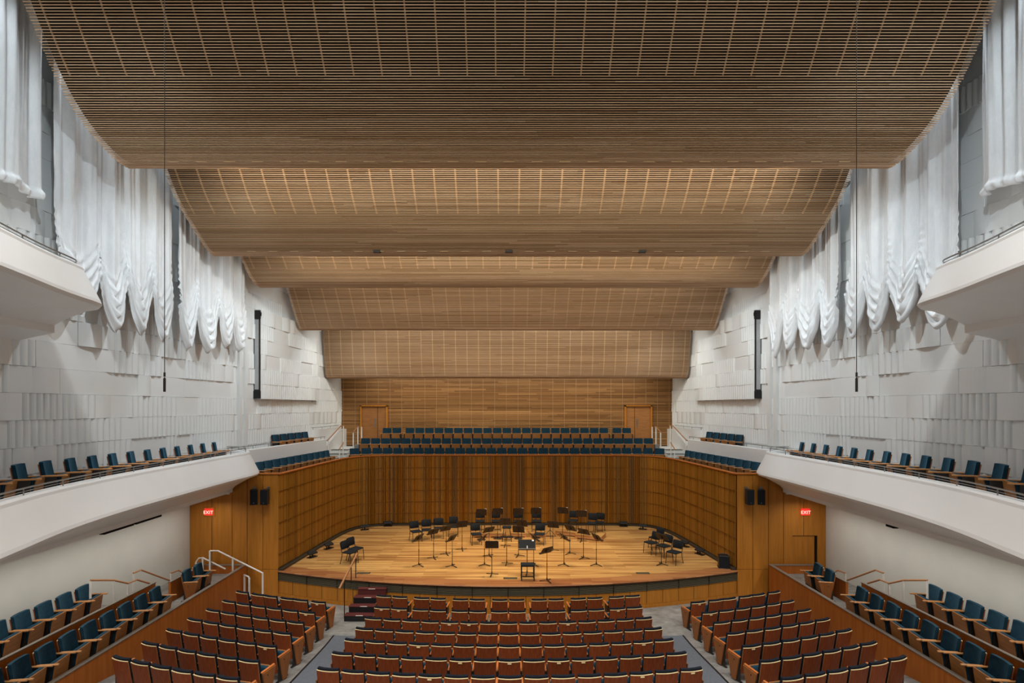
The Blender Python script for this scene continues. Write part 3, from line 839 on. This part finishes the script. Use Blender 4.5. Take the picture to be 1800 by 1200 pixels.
# ------------------------------------------------------------------ boxes along the lower side walls
for s, nm in SIDES:
    def bx(m, a, b, *r): return m.box(*sorted((s*a, s*b)), *r)
    t = thing('box_wall', 'long polished wood front wall of the %s side boxes' % nm, 'partition')
    m = MB()
    for y0, y1 in ((2, 9.0), (9.006, 11.6), (11.606, 14.2), (14.206, 16.8), (16.806, 19.3)): bx(m, 9.85, 9.93, y0, y1, 0, 1.28)
    bx(m, 9.93, 11.55, 19.20, 19.3, 0, 1.28)
    m.build('panel', 'box_wood', t)
    m = MB(); bx(m, 9.83, 9.95, 2, 19.32, 1.281, 1.305); bx(m, 9.951, 11.55, 19.18, 19.32, 1.281, 1.305); m.build('cap', 'rail_cap', t)
    m = MB(); bx(m, 9.94, 12.11, 2, 19.19, .3, .98)
    o = m.build('box_floor', 'floor_concrete'); tag(o, 'raised floor of the %s side boxes behind the wood front' % nm, 'platform')
    m = MB(); bx(m, 10.82, 12.11, 2, 15.2, .985, 1.36)
    o = m.build('box_riser', 'floor_concrete'); tag(o, 'higher step carrying the rear row in the %s boxes' % nm, 'platform')
    t = thing('box_partition', 'wood partition between the two seat rows of the %s boxes' % nm, 'partition')
    m = MB(); bx(m, 10.72, 10.79, 2, 15.55, .985, 1.89); m.build('panel', 'box_wood', t)
    m = MB(); bx(m, 10.71, 10.80, 2, 15.57, 1.891, 1.912); m.build('cap', 'rail_cap', t)
    t = thing('box_screen', 'short wood screen behind the two seats nearest the stage, %s boxes' % nm, 'partition')
    m = MB(); bx(m, 10.80, 10.87, 16.38, 17.7, .985, 1.62); m.build('panel', 'box_wood', t)
    m = MB(); bx(m, 10.79, 10.88, 16.37, 17.7, 1.621, 1.64); m.build('cap', 'rail_cap', t)
    f = Vector((-1, .15)).normalized()
    for i in range(10):
        D = 15.03-.6*i
        seat('box_chair', 'teal seat in the front row of the %s boxes, %s from the stage' % (nm, ORD[i]), 'side box seats', s*(10.45-.14), D, .985, face(s*f.x, f.y), last=True, end2=False)
    for i in range(7):
        D = 14.10-.6*i
        seat('box_chair', 'blue seat in the rear row of the %s boxes, %s from the stage' % (nm, ORD[i]), 'side box seats', s*(11.80-.14), D, 1.365, face(s*f.x, f.y), last=True)
    for i, D in enumerate((17.32, 16.70)):
        e = i == 1
        seat('box_chair', 'dark teal seat, %s of the pair at the stage end of the %s boxes' % (('farther', 'nearer')[i], nm), 'side box seats', s*10.42, D, .985, face(s*f.x, f.y), last=True, end1=(e and s < 0), end2=(e and s > 0))
    # white posts with timber tops behind the boxes
    def rail_thing(label, bar, posts, zb):
        t = thing('box_handrail', label, 'handrail')
        MB().tube([(s*x, y, z) for x, y, z in bar], .026, 8).build('rail_bar', 'rail_wood', t)
        for x, y, zt in posts: MB().box(s*x-.019, s*x+.019, y-.019, y+.019, zb, zt-.02).build('rail_post', 'white_metal', t)
    def P(px, py, X):    # right-side pixel to point on the plane at X
        D = 900*(X-CX)/(px-888); return (X, D, H-(py-714)*D/900)
    r1 = [P(1630, 1019.5, 11.45), P(1588, 1019.5, 11.30), P(1563, 1025, 11.2), P(1547, 1018.5, 11.15), P(1525, 1025, 11.1)]
    rail_thing('zigzag timber-topped handrail by the rear seats of the %s boxes' % nm, r1, [r1[0], r1[1], r1[2]], 1.0)
    r2 = [P(1553, 1007, 11.5), P(1539, 1001.5, 11.45), P(1487, 1020.5, 11.3)]
    rail_thing('sloping timber-topped handrail in front of the %s lower wall' % nm, r2, [r2[0], r2[2]], 1.0)
    r3 = [P(1486, 1007, 11.2), P(1473, 1002, 11.2), P(1466, 1005, 11.1)]
    rail_thing('short timber-topped handrail behind the pair of seats, %s boxes' % nm, r3, [r3[0]], 1.0)
# white handrails by the left stage stairs
for lb, bar, posts in (('tall white handrail descending to the floor left of the stage', [(-11.0, 18.9, 1.92), (-10.7, 18.9, 1.92), (-9.05, 18.9, 1.10)], [(-11.0, .99, 1.92), (-10.15, .99, 1.65), (-9.05, 0, 1.10)]),
                       ('lower white handrail behind the end of the left boxes', [(-11.60, 19.05, 1.45), (-11.50, 19.05, 1.60), (-11.35, 19.05, 1.62), (-10.5, 19.05, 1.20)], [(-11.60, .99, 1.45), (-11.35, .99, 1.60)]),
                       ('short white handrail at the floor beside the left box wall', [(-9.78, 18.95, 1.02), (-9.6, 18.95, .95), (-9.55, 18.95, .85)], [(-9.75, 0, 1.0), (-9.57, 0, .9)])):
    t = thing('stair_handrail', lb, 'handrail'); y = bar[0][1]
    MB().tube(bar, .028, 8).build('rail_bar', 'white_metal', t)
    for x, z0, z1 in posts: MB().box(x-.028, x+.028, y-.02, y+.02, z0, z1).build('rail_post', 'white_metal', t)
o = MB().box(-9.62, -9.25, 18.75, 19.05, 0, .12).box(-9.62, -9.4, 18.85, 19.05, .12, .24).build('floor_step', 'white_wall'); tag(o, 'small pale step at the wall left of the stage', 'step')

# ------------------------------------------------------------------ removable stage steps with rail
st = thing('stage_steps', 'portable maroon and black steps up to the stage, left of centre', 'steps')
for k in range(4):
    y0 = 17.26+k*.28; z1 = .20*(k+1); x0 = -5.53+k*.075; x1 = -4.50+k*.06
    m = MB(); m.box(x0, x1, y0, y0+(.28 if k < 3 else .20), 0 if k < 1 else z1-.2, z1-.012); m.build('riser', 'black_plastic' if k < 3 else 'maroon_tread', st)
    MB().box(x0-.01, x1+.01, y0-.02, y0+(.28 if k < 3 else .20), z1-.012, z1).build('tread', 'maroon_tread', st)
    MB().box((x0+x1)/2-.12, (x0+x1)/2+.12, y0-.024, y0-.0, z1-.001, z1+.006).build('edge_strip', 'paper', st)
rt = thing('step_rail', 'copper coloured handrail on dark posts beside the portable steps', 'handrail')
MB().beam((-5.62, 17.05, 1.18), (-5.52, 18.75, 1.86), .055, .05).build('rail_bar', 'rail_wood', rt)
for y, zb, zt in ((17.45, 0, 1.32), (18.15, .98, 1.6), (18.65, 1.0, 1.8)): MB().cyl(-5.58+.03*(y-17.4), y, zb, zt, .018, 8).build('rail_post', 'black_metal', rt)

# ------------------------------------------------------------------ wall speakers, exit signs, hanging rods
for s, nm in SIDES:
    for px, rot, wch in (((446.5, .35), (466, 0)) if s < 0 else ((1338, -.35), (1316.5, 0))) and [((446.5 if s < 0 else 1338), .4*-s, 'outer'), ((466.5 if s < 0 else 1316.5), 0, 'inner')]:
        D = 19.2; x = (px-888)*D/900+CX
        t = thing('wall_speaker', 'black loudspeaker on the wood wall %s of the stage, %s one of two' % (nm, wch), 'speaker', (x, D, 3.58), rot, 'wall loudspeakers')
        m = MB(); prof = [(-.13, -.15), (.13, -.15), (.09, .13), (-.09, .13)]
        m.prism(prof, 0, .56).build('cabinet', 'black_plastic', t)
        MB().box(-.115, .115, -.16, -.151, .02, .54).build('grille', 'black_fabric', t)
        MB().box(-.012, .012, -.166, -.161, .06, .09).build('badge', 'steel', t)
        MB().box(-.02, .02, .10, .25, .25, .30).box(-.05, .05, .20, .27, .2, .62).build('bracket', 'steel', t)
    px = 367.5 if s < 0 else 1415; D = 19.47; x = (px-888)*D/900+CX
    t = thing('exit_sign', 'glowing red EXIT sign on the wood wall %s of the stage' % nm, 'sign', (x, D, 3.1), 0)
    if s < 0: MB().box(-.22, .22, -.01, .02, -.03, .32).build('sign_plate', 'panel_wood', t)
    MB().box(-.16, .16, -.05, .0, .02, .27).build('sign_face', 'exit_red', t)
    fc = bpy.data.curves.new('sign_text', 'FONT'); fc.body = 'EXIT'; fc.size = .17; fc.extrude = .002; fc.align_x = 'CENTER'; fc.offset = .001; fc.space_character = 1.08
    to = bpy.data.objects.new('tmp_text', fc); col.objects.link(to)
    dg = bpy.context.evaluated_depsgraph_get(); me = bpy.data.meshes.new_from_object(to.evaluated_get(dg)); bpy.data.objects.remove(to)
    me.materials.clear(); me.materials.append(MATS['exit_white']); me.name = 'sign_lettering'
    lo = link('sign_lettering', me, t); lo.location = (0, -.055, .075); lo.rotation_euler = (R(90), 0, 0)
    x = s*6.42
    t = thing('hanging_cable', 'thin black cable hanging in front of the ceiling panels at the %s' % nm, 'cable', (x, 9.5, 7.52))
    MB().cyl(0, 0, .35, 10.48, .0065, 6).build('cable', 'black_metal', t)
    MB().cyl(0, 0, 0, .25, .022, 8).cyl(0, 0, .25, .27, .012, 8).cyl(0, 0, .28, .36, .018, 8).build('weight', 'black_metal', t)

# ------------------------------------------------------------------ music stands
def stand_meshes():
    M = {}
    def desk(tilt, zc):
        Mx = Matrix.Translation((0, 0, zc)) @ Matrix.Rotation(R(tilt), 4, 'X')
        d = MB(); prof = [(-.25, -.16), (.25, -.16), (.25, .12), (.21, .165), (-.21, .165), (-.25, .12)]
        vs = [(x, -.006, z) for x, z in prof]+[(x, .006, z) for x, z in prof]; n = 6
        d.add(vs, [tuple(range(n)), tuple(range(2*n-1, n-1, -1))]+[(i, (i+1) % n, n+(i+1) % n, n+i) for i in range(n)], Mx)
        d.box(-.03, .03, -.03, -.006, -.08, .06, Mx)
        l = MB().box(-.25, .25, .006, .07, -.165, -.155, Mx)
        return d, l
    for key, tilt, zc in (('up', 20, 1.12), ('mid', 36, 1.10), ('flat', 76, 1.04), ('tall', 14, 1.28)):
        d, l = desk(tilt, zc); M['desk_'+key] = d.mesh('desk', 'stand_brown'); M['ledge_'+key] = l.mesh('ledge', 'stand_brown')
        M['pole_'+key] = MB().cyl(0, -.015, .10, .62, .013, 8).cyl(0, -.015, .62, zc-.02, .009, 8).cyl(0, -.015, .60, .64, .017, 8).mesh('pole', 'black_metal')
    b = MB(); b.cyl(0, -.015, .03, .12, .022, 8)
    for a in (20, 140, 260):
        c, s_ = math.cos(R(a)), math.sin(R(a))
        b.beam((c*.01, s_*.01-.015, .055), (c*.24, s_*.24-.015, .012), .035, .014)
        b.box(c*.24-.02, c*.24+.02, s_*.24-.035, s_*.24+.005, 0, .018)
    M['base'] = b.mesh('base', 'black_metal')
    b = MB(); b.cyl(0, -.015, 0, .018, .21, 24, .19); b.cyl(0, -.015, .018, .10, .02, 8); M['disc'] = b.mesh('base', 'black_metal')
    M['clip'] = MB().box(.15, .24, -.02, .0, .135, .165).mesh('paper_slip', 'paper')
    return M
ST = stand_meshes()
# (pixel x, pixel y of the foot, yaw in degrees, desk kind, base kind, description)
STANDS = [
 (735.7, 994, 62, 'mid', 'base', 'leftmost of all stands, desk seen edge-on'),
 (761.8, 981, 38, 'mid', 'base', 'second from left, desk turned right'),
 (784, 974, 36, 'mid', 'base', 'third from left behind the open floor'),
 (794.4, 995, 58, 'mid', 'base', 'left front, desk tilted up to the right'),
 (812, 966, 22, 'up', 'base', 'next to the four left chairs'),
 (851, 993, 72, 'mid', 'base', 'edge-on, left of the centre front stand'),
 (864.5, 1010, 0, 'up', 'base', 'centre front with its back square to the hall'),
 (890.7, 991, 0, 'flat', 'base', 'with desk folded almost flat near the centre'),
 (859.5, 977, 35, 'mid', 'base', 'in front of the left centre chair'),
 (888, 960, 0, 'up', 'base', 'in front of the middle stool'),
 (846, 948, 4, 'tall', 'disc', 'back row, leftmost on a round base'),
 (874.7, 946, 3, 'tall', 'disc', 'back row, second on a round base'),
 (911, 946, 0, 'tall', 'disc', 'back row, centre on a round base'),
 (942, 945, -3, 'tall', 'disc', 'back row, fourth on a round base'),
 (911.4, 977, -14, 'up', 'base', 'centre, just behind the conductor stand'),
 (917, 964, -22, 'up', 'base', 'centre, half hidden behind another stand'),
 (961, 1021, 38, 'mid', 'base', 'right of the bench at the stage edge'),
 (972, 967, -20, 'up', 'base', 'centre right with desk turned left'),
 (989, 944, -18, 'tall', 'base', 'tallest stand, behind the wooden risers'),
 (1022, 951, -12, 'tall', 'base', 'behind the right wooden riser'),
 (1002, 973, -42, 'mid', 'base', 'right side, in front of the left riser'),
 (1026, 981, -40, 'mid', 'base', 'right side, in front of the right riser'),
 (992, 993, -66, 'mid', 'base', 'right side, desk edge-on, nearer the hall'),
 (1048.7, 993, -62, 'mid', 'base', 'rightmost of the seated group, edge-on'),
 (938.7, 993, -68, 'mid', 'base', 'edge-on, right of the conductor stand'),
]
for px, py, yaw, kd, bs, ds in STANDS:
    x, y = px2stage(px, py)
    t = thing('music_stand', 'black music stand, '+ds, 'music stand', (x, y, 1.002), R(yaw), 'music stands on the stage')
    link('desk', ST['desk_'+kd], t); link('ledge', ST['ledge_'+kd], t); link('pole', ST['pole_'+kd], t); link('base', ST['base' if bs == 'base' else 'disc'], t)
    if kd == 'tall':
        c_ = link('paper_slip', ST['clip'], t); c_.location = (0, 0, 1.28)
x, y = px2stage(926.5, 1008)
t = thing('conductor_stand', 'large grey-topped conductor stand behind the bench at the stage front', 'music stand', (x, y, 1.002), 0)
Mx = Matrix.Translation((0, 0, 1.06)) @ Matrix.Rotation(R(50), 4, 'X')
MB().box(-.31, .31, -.006, .006, -.25, .25, Mx).build('desk', 'screen_grey', t) if 0 else None
m = MB(); Mx = Matrix.Translation((0, 0, 1.10)) @ Matrix.Rotation(R(-28), 4, 'X')
m.box(-.31, .31, -.22, .22, -.008, .008, Mx @ Matrix.Rotation(R(62), 4, 'X'))
m.build('desk', 'black_fabric', t)
MB().box(-.31, .31, -.25, -.215, -.03, .02, Mx @ Matrix.Rotation(R(62), 4, 'X')).build('ledge', 'black_metal', t)
MB().box(-.012, .012, -.2, -.08, .009, .014, Mx @ Matrix.Rotation(R(62), 4, 'X')).box(.19, .26, .14, .2, .009, .014, Mx @ Matrix.Rotation(R(62), 4, 'X')).build('paper_slip', 'paper', t)
link('base', ST['base'], t); MB().cyl(0, -.015, .1, 1.06, .013, 8).build('pole', 'black_metal', t)

# ------------------------------------------------------------------ orchestra chairs
def chair_meshes():
    M = {}
    M['seat'] = MB().rbox(-.23, .23, -.24, .20, .44, .49, .05, None, 'z').mesh('seat', 'black_fabric', True)
    Mx = Matrix.Translation((0, .23, .56)) @ Matrix.Rotation(R(-10), 4, 'X')
    M['backrest'] = MB().rbox(-.22, .22, -.02, .03, 0, .33, .07, Mx).mesh('backrest', 'black_fabric', True)
    M['leg1'] = MB().tube([(-.21, -.21, .44), (-.22, -.24, 0)], .013, 8).mesh('leg', 'black_metal')
    M['leg2'] = MB().tube([(.21, -.21, .44), (.22, -.24, 0)], .013, 8).mesh('leg', 'black_metal')
    for k, s in (('leg3', -1), ('leg4', 1)):
        M[k] = MB().tube([(s*.215, .31, .84), (s*.215, .25, .58), (s*.215, .20, .44), (s*.22, .22, .25), (s*.225, .30, 0)], .014, 8).mesh('leg', 'black_metal')
    return M
CM = chair_meshes()
def ochair(px, py, yaw, ds, z=1.002):
    x, y = px2stage(px, py, z)
    t = thing('orchestra_chair', 'black padded chair, '+ds, 'chair', (x, y, z), R(yaw), 'orchestra chairs on the stage')
    for k in ('seat', 'backrest', 'leg1', 'leg2', 'leg3', 'leg4'): link(k[:3] if k.startswith('leg') else k, CM[k], t)
for a in ((615, 990, 64, 'nearer of the pair at the far left of the stage'), (625, 983.5, 64, 'farther of the pair at the far left of the stage'),
          (731, 951, 28, 'leftmost of four in the left group'), (750, 948, 12, 'second of four in the left group'),
          (771, 945, 8, 'third of four in the left group'), (797, 942, 5, 'rightmost of four in the left group'),
          (837, 956, 12, 'left centre, in front of the risers'), (948, 956, -12, 'right centre, in front of the risers'),
          (1145, 972, -60, 'innermost of the right hand group'), (1153, 963, -62, 'farthest of the right hand group'),
          (1167, 978, -58, 'middle of the right hand group'), (1185, 990, -50, 'nearest of the right hand group')): ochair(*a)
# low wooden risers
def riser(px, py, w, d, rz, ds):
    x, y = px2stage(px, py)
    t = thing('wooden_riser', 'low wooden platform '+ds, 'platform', (x, y, 1.002), R(rz), 'low wooden risers')
    MB().box(-w/2, w/2, -d/2, d/2, .04, .18).box(-w/2, -w/2+.1, -d/2, d/2, 0, .04).box(w/2-.1, w/2, -d/2, d/2, 0, .04).build('body', 'riser_wood', t)
    MB().box(-w/2-.01, w/2+.01, -d/2-.01, d/2+.01, .181, .20).build('top_board', 'stage_boards', t)
    return x, y
for px, ds in ((846, 'under the leftmost back row chair'), (874, 'under the second back row chair'), (911, 'under the centre back row chair'), (944, 'under the fourth back row chair')):
    riser(px, 940, .78, .95, 0, ds)
riser(1003, 938, 1.25, 1.0, -22, 'at the right, nearer the middle'); riser(1038, 944.5, 1.25, .95, -24, 'farthest right on the stage')
for a in ((844, 932, 2, 'on the leftmost back row riser'), (872, 932, 2, 'on the second back row riser'), (911, 932, 0, 'on the centre back row riser'), (943, 932, -3, 'on the fourth back row riser'),
          (1007, 931, -16, 'on the left one of the two angled risers'), (1040, 936, -22, 'on the right angled riser, nearer the middle'), (1053, 934, -24, 'at the far right end of the back row')):
    ochair(*a, z=1.204 if a[0] < 1050 else 1.002)
# stool, tripod seat, bench
x, y = px2stage(891, 950)
t = thing('percussion_stool', 'tall black stool in the middle of the back row', 'stool', (x, y, 1.002))
MB().rbox(-.21, .21, -.19, .19, .60, .66, .06, None, 'z').build('seat', 'black_fabric', t, True)
for a, b in ((-1, -1), (1, -1), (-1, 1), (1, 1)): MB().tube([(a*.13, b*.12, .60), (a*.22, b*.2, 0)], .014, 8).build('leg', 'black_metal', t)
MB().tube([(-.19, -.17, .2), (.19, -.17, .2), (.19, .17, .2), (-.19, .17, .2), (-.19, -.17, .2)], .01, 6).build('foot_ring', 'black_metal', t)
x, y = px2stage(967, 944)
t = thing('tripod_table', 'small flat-topped black tripod right of centre in the back', 'tripod', (x, y, 1.002))
MB().rbox(-.27, .27, -.16, .16, .60, .66, .03, None, 'z').build('top_board', 'black_fabric', t)
MB().cyl(0, 0, .15, .60, .015, 8).build('pole', 'black_metal', t)
for a in (30, 150, 270): MB().tube([(0, 0, .36), (.33*math.cos(R(a)), .33*math.sin(R(a)), .012)], .012, 8).build('leg', 'black_metal', t)
x, y = px2stage(927.5, 1018)
t = thing('piano_bench', 'black backless bench standing at the centre front of the stage', 'bench', (x, y, 1.002))
MB().rbox(-.25, .25, -.17, .17, .50, .57, .03, None, 'z').build('seat', 'black_fabric', t)
for a in (-1, 1):
    for b in (-1, 1): MB().box(a*.225-.02, a*.225+.02, b*.145-.02, b*.145+.02, 0, .50).build('leg', 'black_metal', t)
MB().box(-.2, .2, -.155, -.135, .13, .16).build('stretcher', 'black_metal', t)
x, y = px2stage(1163, 992)
t = thing('music_stand', 'black music stand folded low beside the right hand chairs', 'music stand', (x, y, 1.002), R(-50), 'music stands on the stage')
for k in ('desk_mid', 'ledge_mid', 'pole_mid'): link(k.split('_')[0], ST[k], t)
link('base', ST['base'], t)
# floor units along the wall
k = 0
for s, pl in ((-1, ((549, 979, 60), (578, 964, 58), (641, 931, 20), (682, 924.5, 3))), (1, ((1230, 974, -60), (1203, 960, -58), (1130, 930, -20), (1096, 925, -3)))):
    for i, (px, py, yaw) in enumerate(pl):
        x, y = px2stage(px, py)
        t = thing('floor_light', 'small black floor fixture by the %s stage wall, %s from the hall' % ('left' if s < 0 else 'right', ORD[i]), 'floor light', (x, y, 1.002), R(yaw), 'floor fixtures along the stage wall')
        MB().box(-.2, .2, -.11, .11, 0, .025).build('base_plate', 'black_metal', t)
        MB().box(-.035, .035, -.02, .02, .025, .16).box(-.12, -.10, -.03, .03, .025, .1).build('yoke', 'black_metal', t)
        Mx = Matrix.Translation((0, 0, .19)) @ Matrix.Rotation(R(28), 4, 'X')
        MB().rbox(-.21, .21, -.10, .10, -.03, .035, .03, Mx, 'x').build('lamp_head', 'black_plastic', t)
x, y = px2stage(1272, 997)
t = thing('monitor_speaker', 'black box loudspeaker on the stage floor at far right', 'speaker', (x, y, 1.002), R(-12))
MB().rbox(-.19, .19, -.16, .16, .02, .48, .03).build('cabinet', 'black_plastic', t); MB().box(-.16, .16, -.168, -.161, .06, .44).build('grille', 'black_fabric', t)
MB().rbox(-.21, .21, -.18, .18, 0, .02, .01, None, 'z').build('base_plate', 'black_metal', t)
MB().tube([(-.12, 0, .48), (-.12, 0, .53), (.12, 0, .53), (.12, 0, .48)], .012, 6).build('handle', 'black_metal', t)

# ------------------------------------------------------------------ lights
def lamp(kind, loc, tgt, energy, colr, **k):
    l = bpy.data.lights.new('lamp', kind); l.energy = energy; l.color = colr
    o = bpy.data.objects.new({'SPOT': 'spotlight', 'AREA': 'strip_light', 'POINT': 'bulb'}[kind], l); col.objects.link(o); o.location = loc
    d = Vector(tgt)-Vector(loc); o.rotation_euler = d.to_track_quat('-Z', 'Y').to_euler()
    for a, b in k.items(): setattr(l, a, b)
    return o
WARM = (1, .80, .56); PALE = (1, .92, .76); NEUT = (1, .96, .90); COOL = (.80, .92, 1)
# house downlights over the audience, out of sight above and behind the camera
for x in (-7.2, -2.4, 2.4, 7.2):
    for y in (0.5, 4.5, 8.3):
        lamp('SPOT', (x, y, 16.6), (x*.92, y+3.2, 0), 1500, NEUT, spot_size=R(96), spot_blend=1, shadow_soft_size=.35)
for x in (-6.5, -2.2, 2.2, 6.5):  # added uplights to brighten the front canopy, no known fixtures
    lamp('SPOT', (x, -1.5, 11.5), (x, 11.8, 14.6), 620, PALE, spot_size=R(52), spot_blend=1, shadow_soft_size=.3)
# stage lights behind the canopy lips
for x in (-4.5, -1.5, 1.5, 4.5):
    lamp('SPOT', (x, 21.4, 12.3), (x*.9, 22.2, 1), 850, WARM, spot_size=R(64), spot_blend=.8, shadow_soft_size=.08)
lamp('SPOT', (0, 21.45, 12.25), (0, 22.0, 1), 1900, WARM, spot_size=R(66), spot_blend=.9, shadow_soft_size=.03)
for x in (-5, 0, 5):
    lamp('SPOT', (x, 18.1, 12.9), (x*.9, 21.0, 1), 480, WARM, spot_size=R(70), spot_blend=.9, shadow_soft_size=.12)
# cove strips washing the canopies
for y, z, ty, tz, e in ((13.9, 13.85, 16.0, 13.0, 200), (17.95, 12.75, 20.0, 12.2, 190), (21.2, 12.4, 24.2, 11.5, 170), (25.5, 11.2, 28.2, 9.7, 290), (29.4, 9.0, 31.0, 7.2, 180)):
    lamp('AREA', (0, y, z), (0, ty, tz), e, PALE, shape='RECTANGLE', size=17, size_y=.15)
# wall wash above the side walls
for s in (-1, 1):
    for y, e in ((7.5, 340), (10.0, 470), (12.8, 520), (15.6, 520), (18.6, 520), (21.6, 420), (24.6, 360)):
        lamp('SPOT', (s*10.28, y, 17.6), (s*10.9, y+.2, 9.0), e, COOL, spot_size=R(80), spot_blend=.8, shadow_soft_size=.10)
    for y, z, ty, e in ((8.4, 15.6, 12.0, 480), (13.95, 14.0, 15.6, 610), (17.95, 12.95, 19.2, 470), (21.25, 12.6, 22.8, 340), (25.5, 11.5, 27.6, 260)):
        lamp('SPOT', (s*6.7, y, z), (s*(wallx(ty)-.1), ty, 6.6), e, COOL, spot_size=R(112), spot_blend=.9, shadow_soft_size=.035)
    lamp('AREA', (s*10.9, 11.5, 3.62), (s*11.5, 11.5, 0), 125, NEUT, shape='RECTANGLE', size=15, size_y=.2).rotation_euler = (0, 0, R(90))
w = bpy.data.worlds.new('world'); sc.world = w; w.use_nodes = True
w.node_tree.nodes['Background'].inputs[0].default_value = (.96, .97, 1, 1); w.node_tree.nodes['Background'].inputs[1].default_value = .20

sc.view_settings.view_transform = 'Standard'; sc.view_settings.look = 'None'; sc.view_settings.gamma = 1; sc.view_settings.use_curve_mapping = False
sc.view_settings.exposure = 0.0
sc.cycles.use_denoising = True
sc.cycles.max_bounces = 6; sc.cycles.diffuse_bounces = 4; sc.cycles.glossy_bounces = 2
sc.cycles.caustics_reflective = False; sc.cycles.caustics_refractive = False
sc.cycles.sample_clamp_indirect = 6
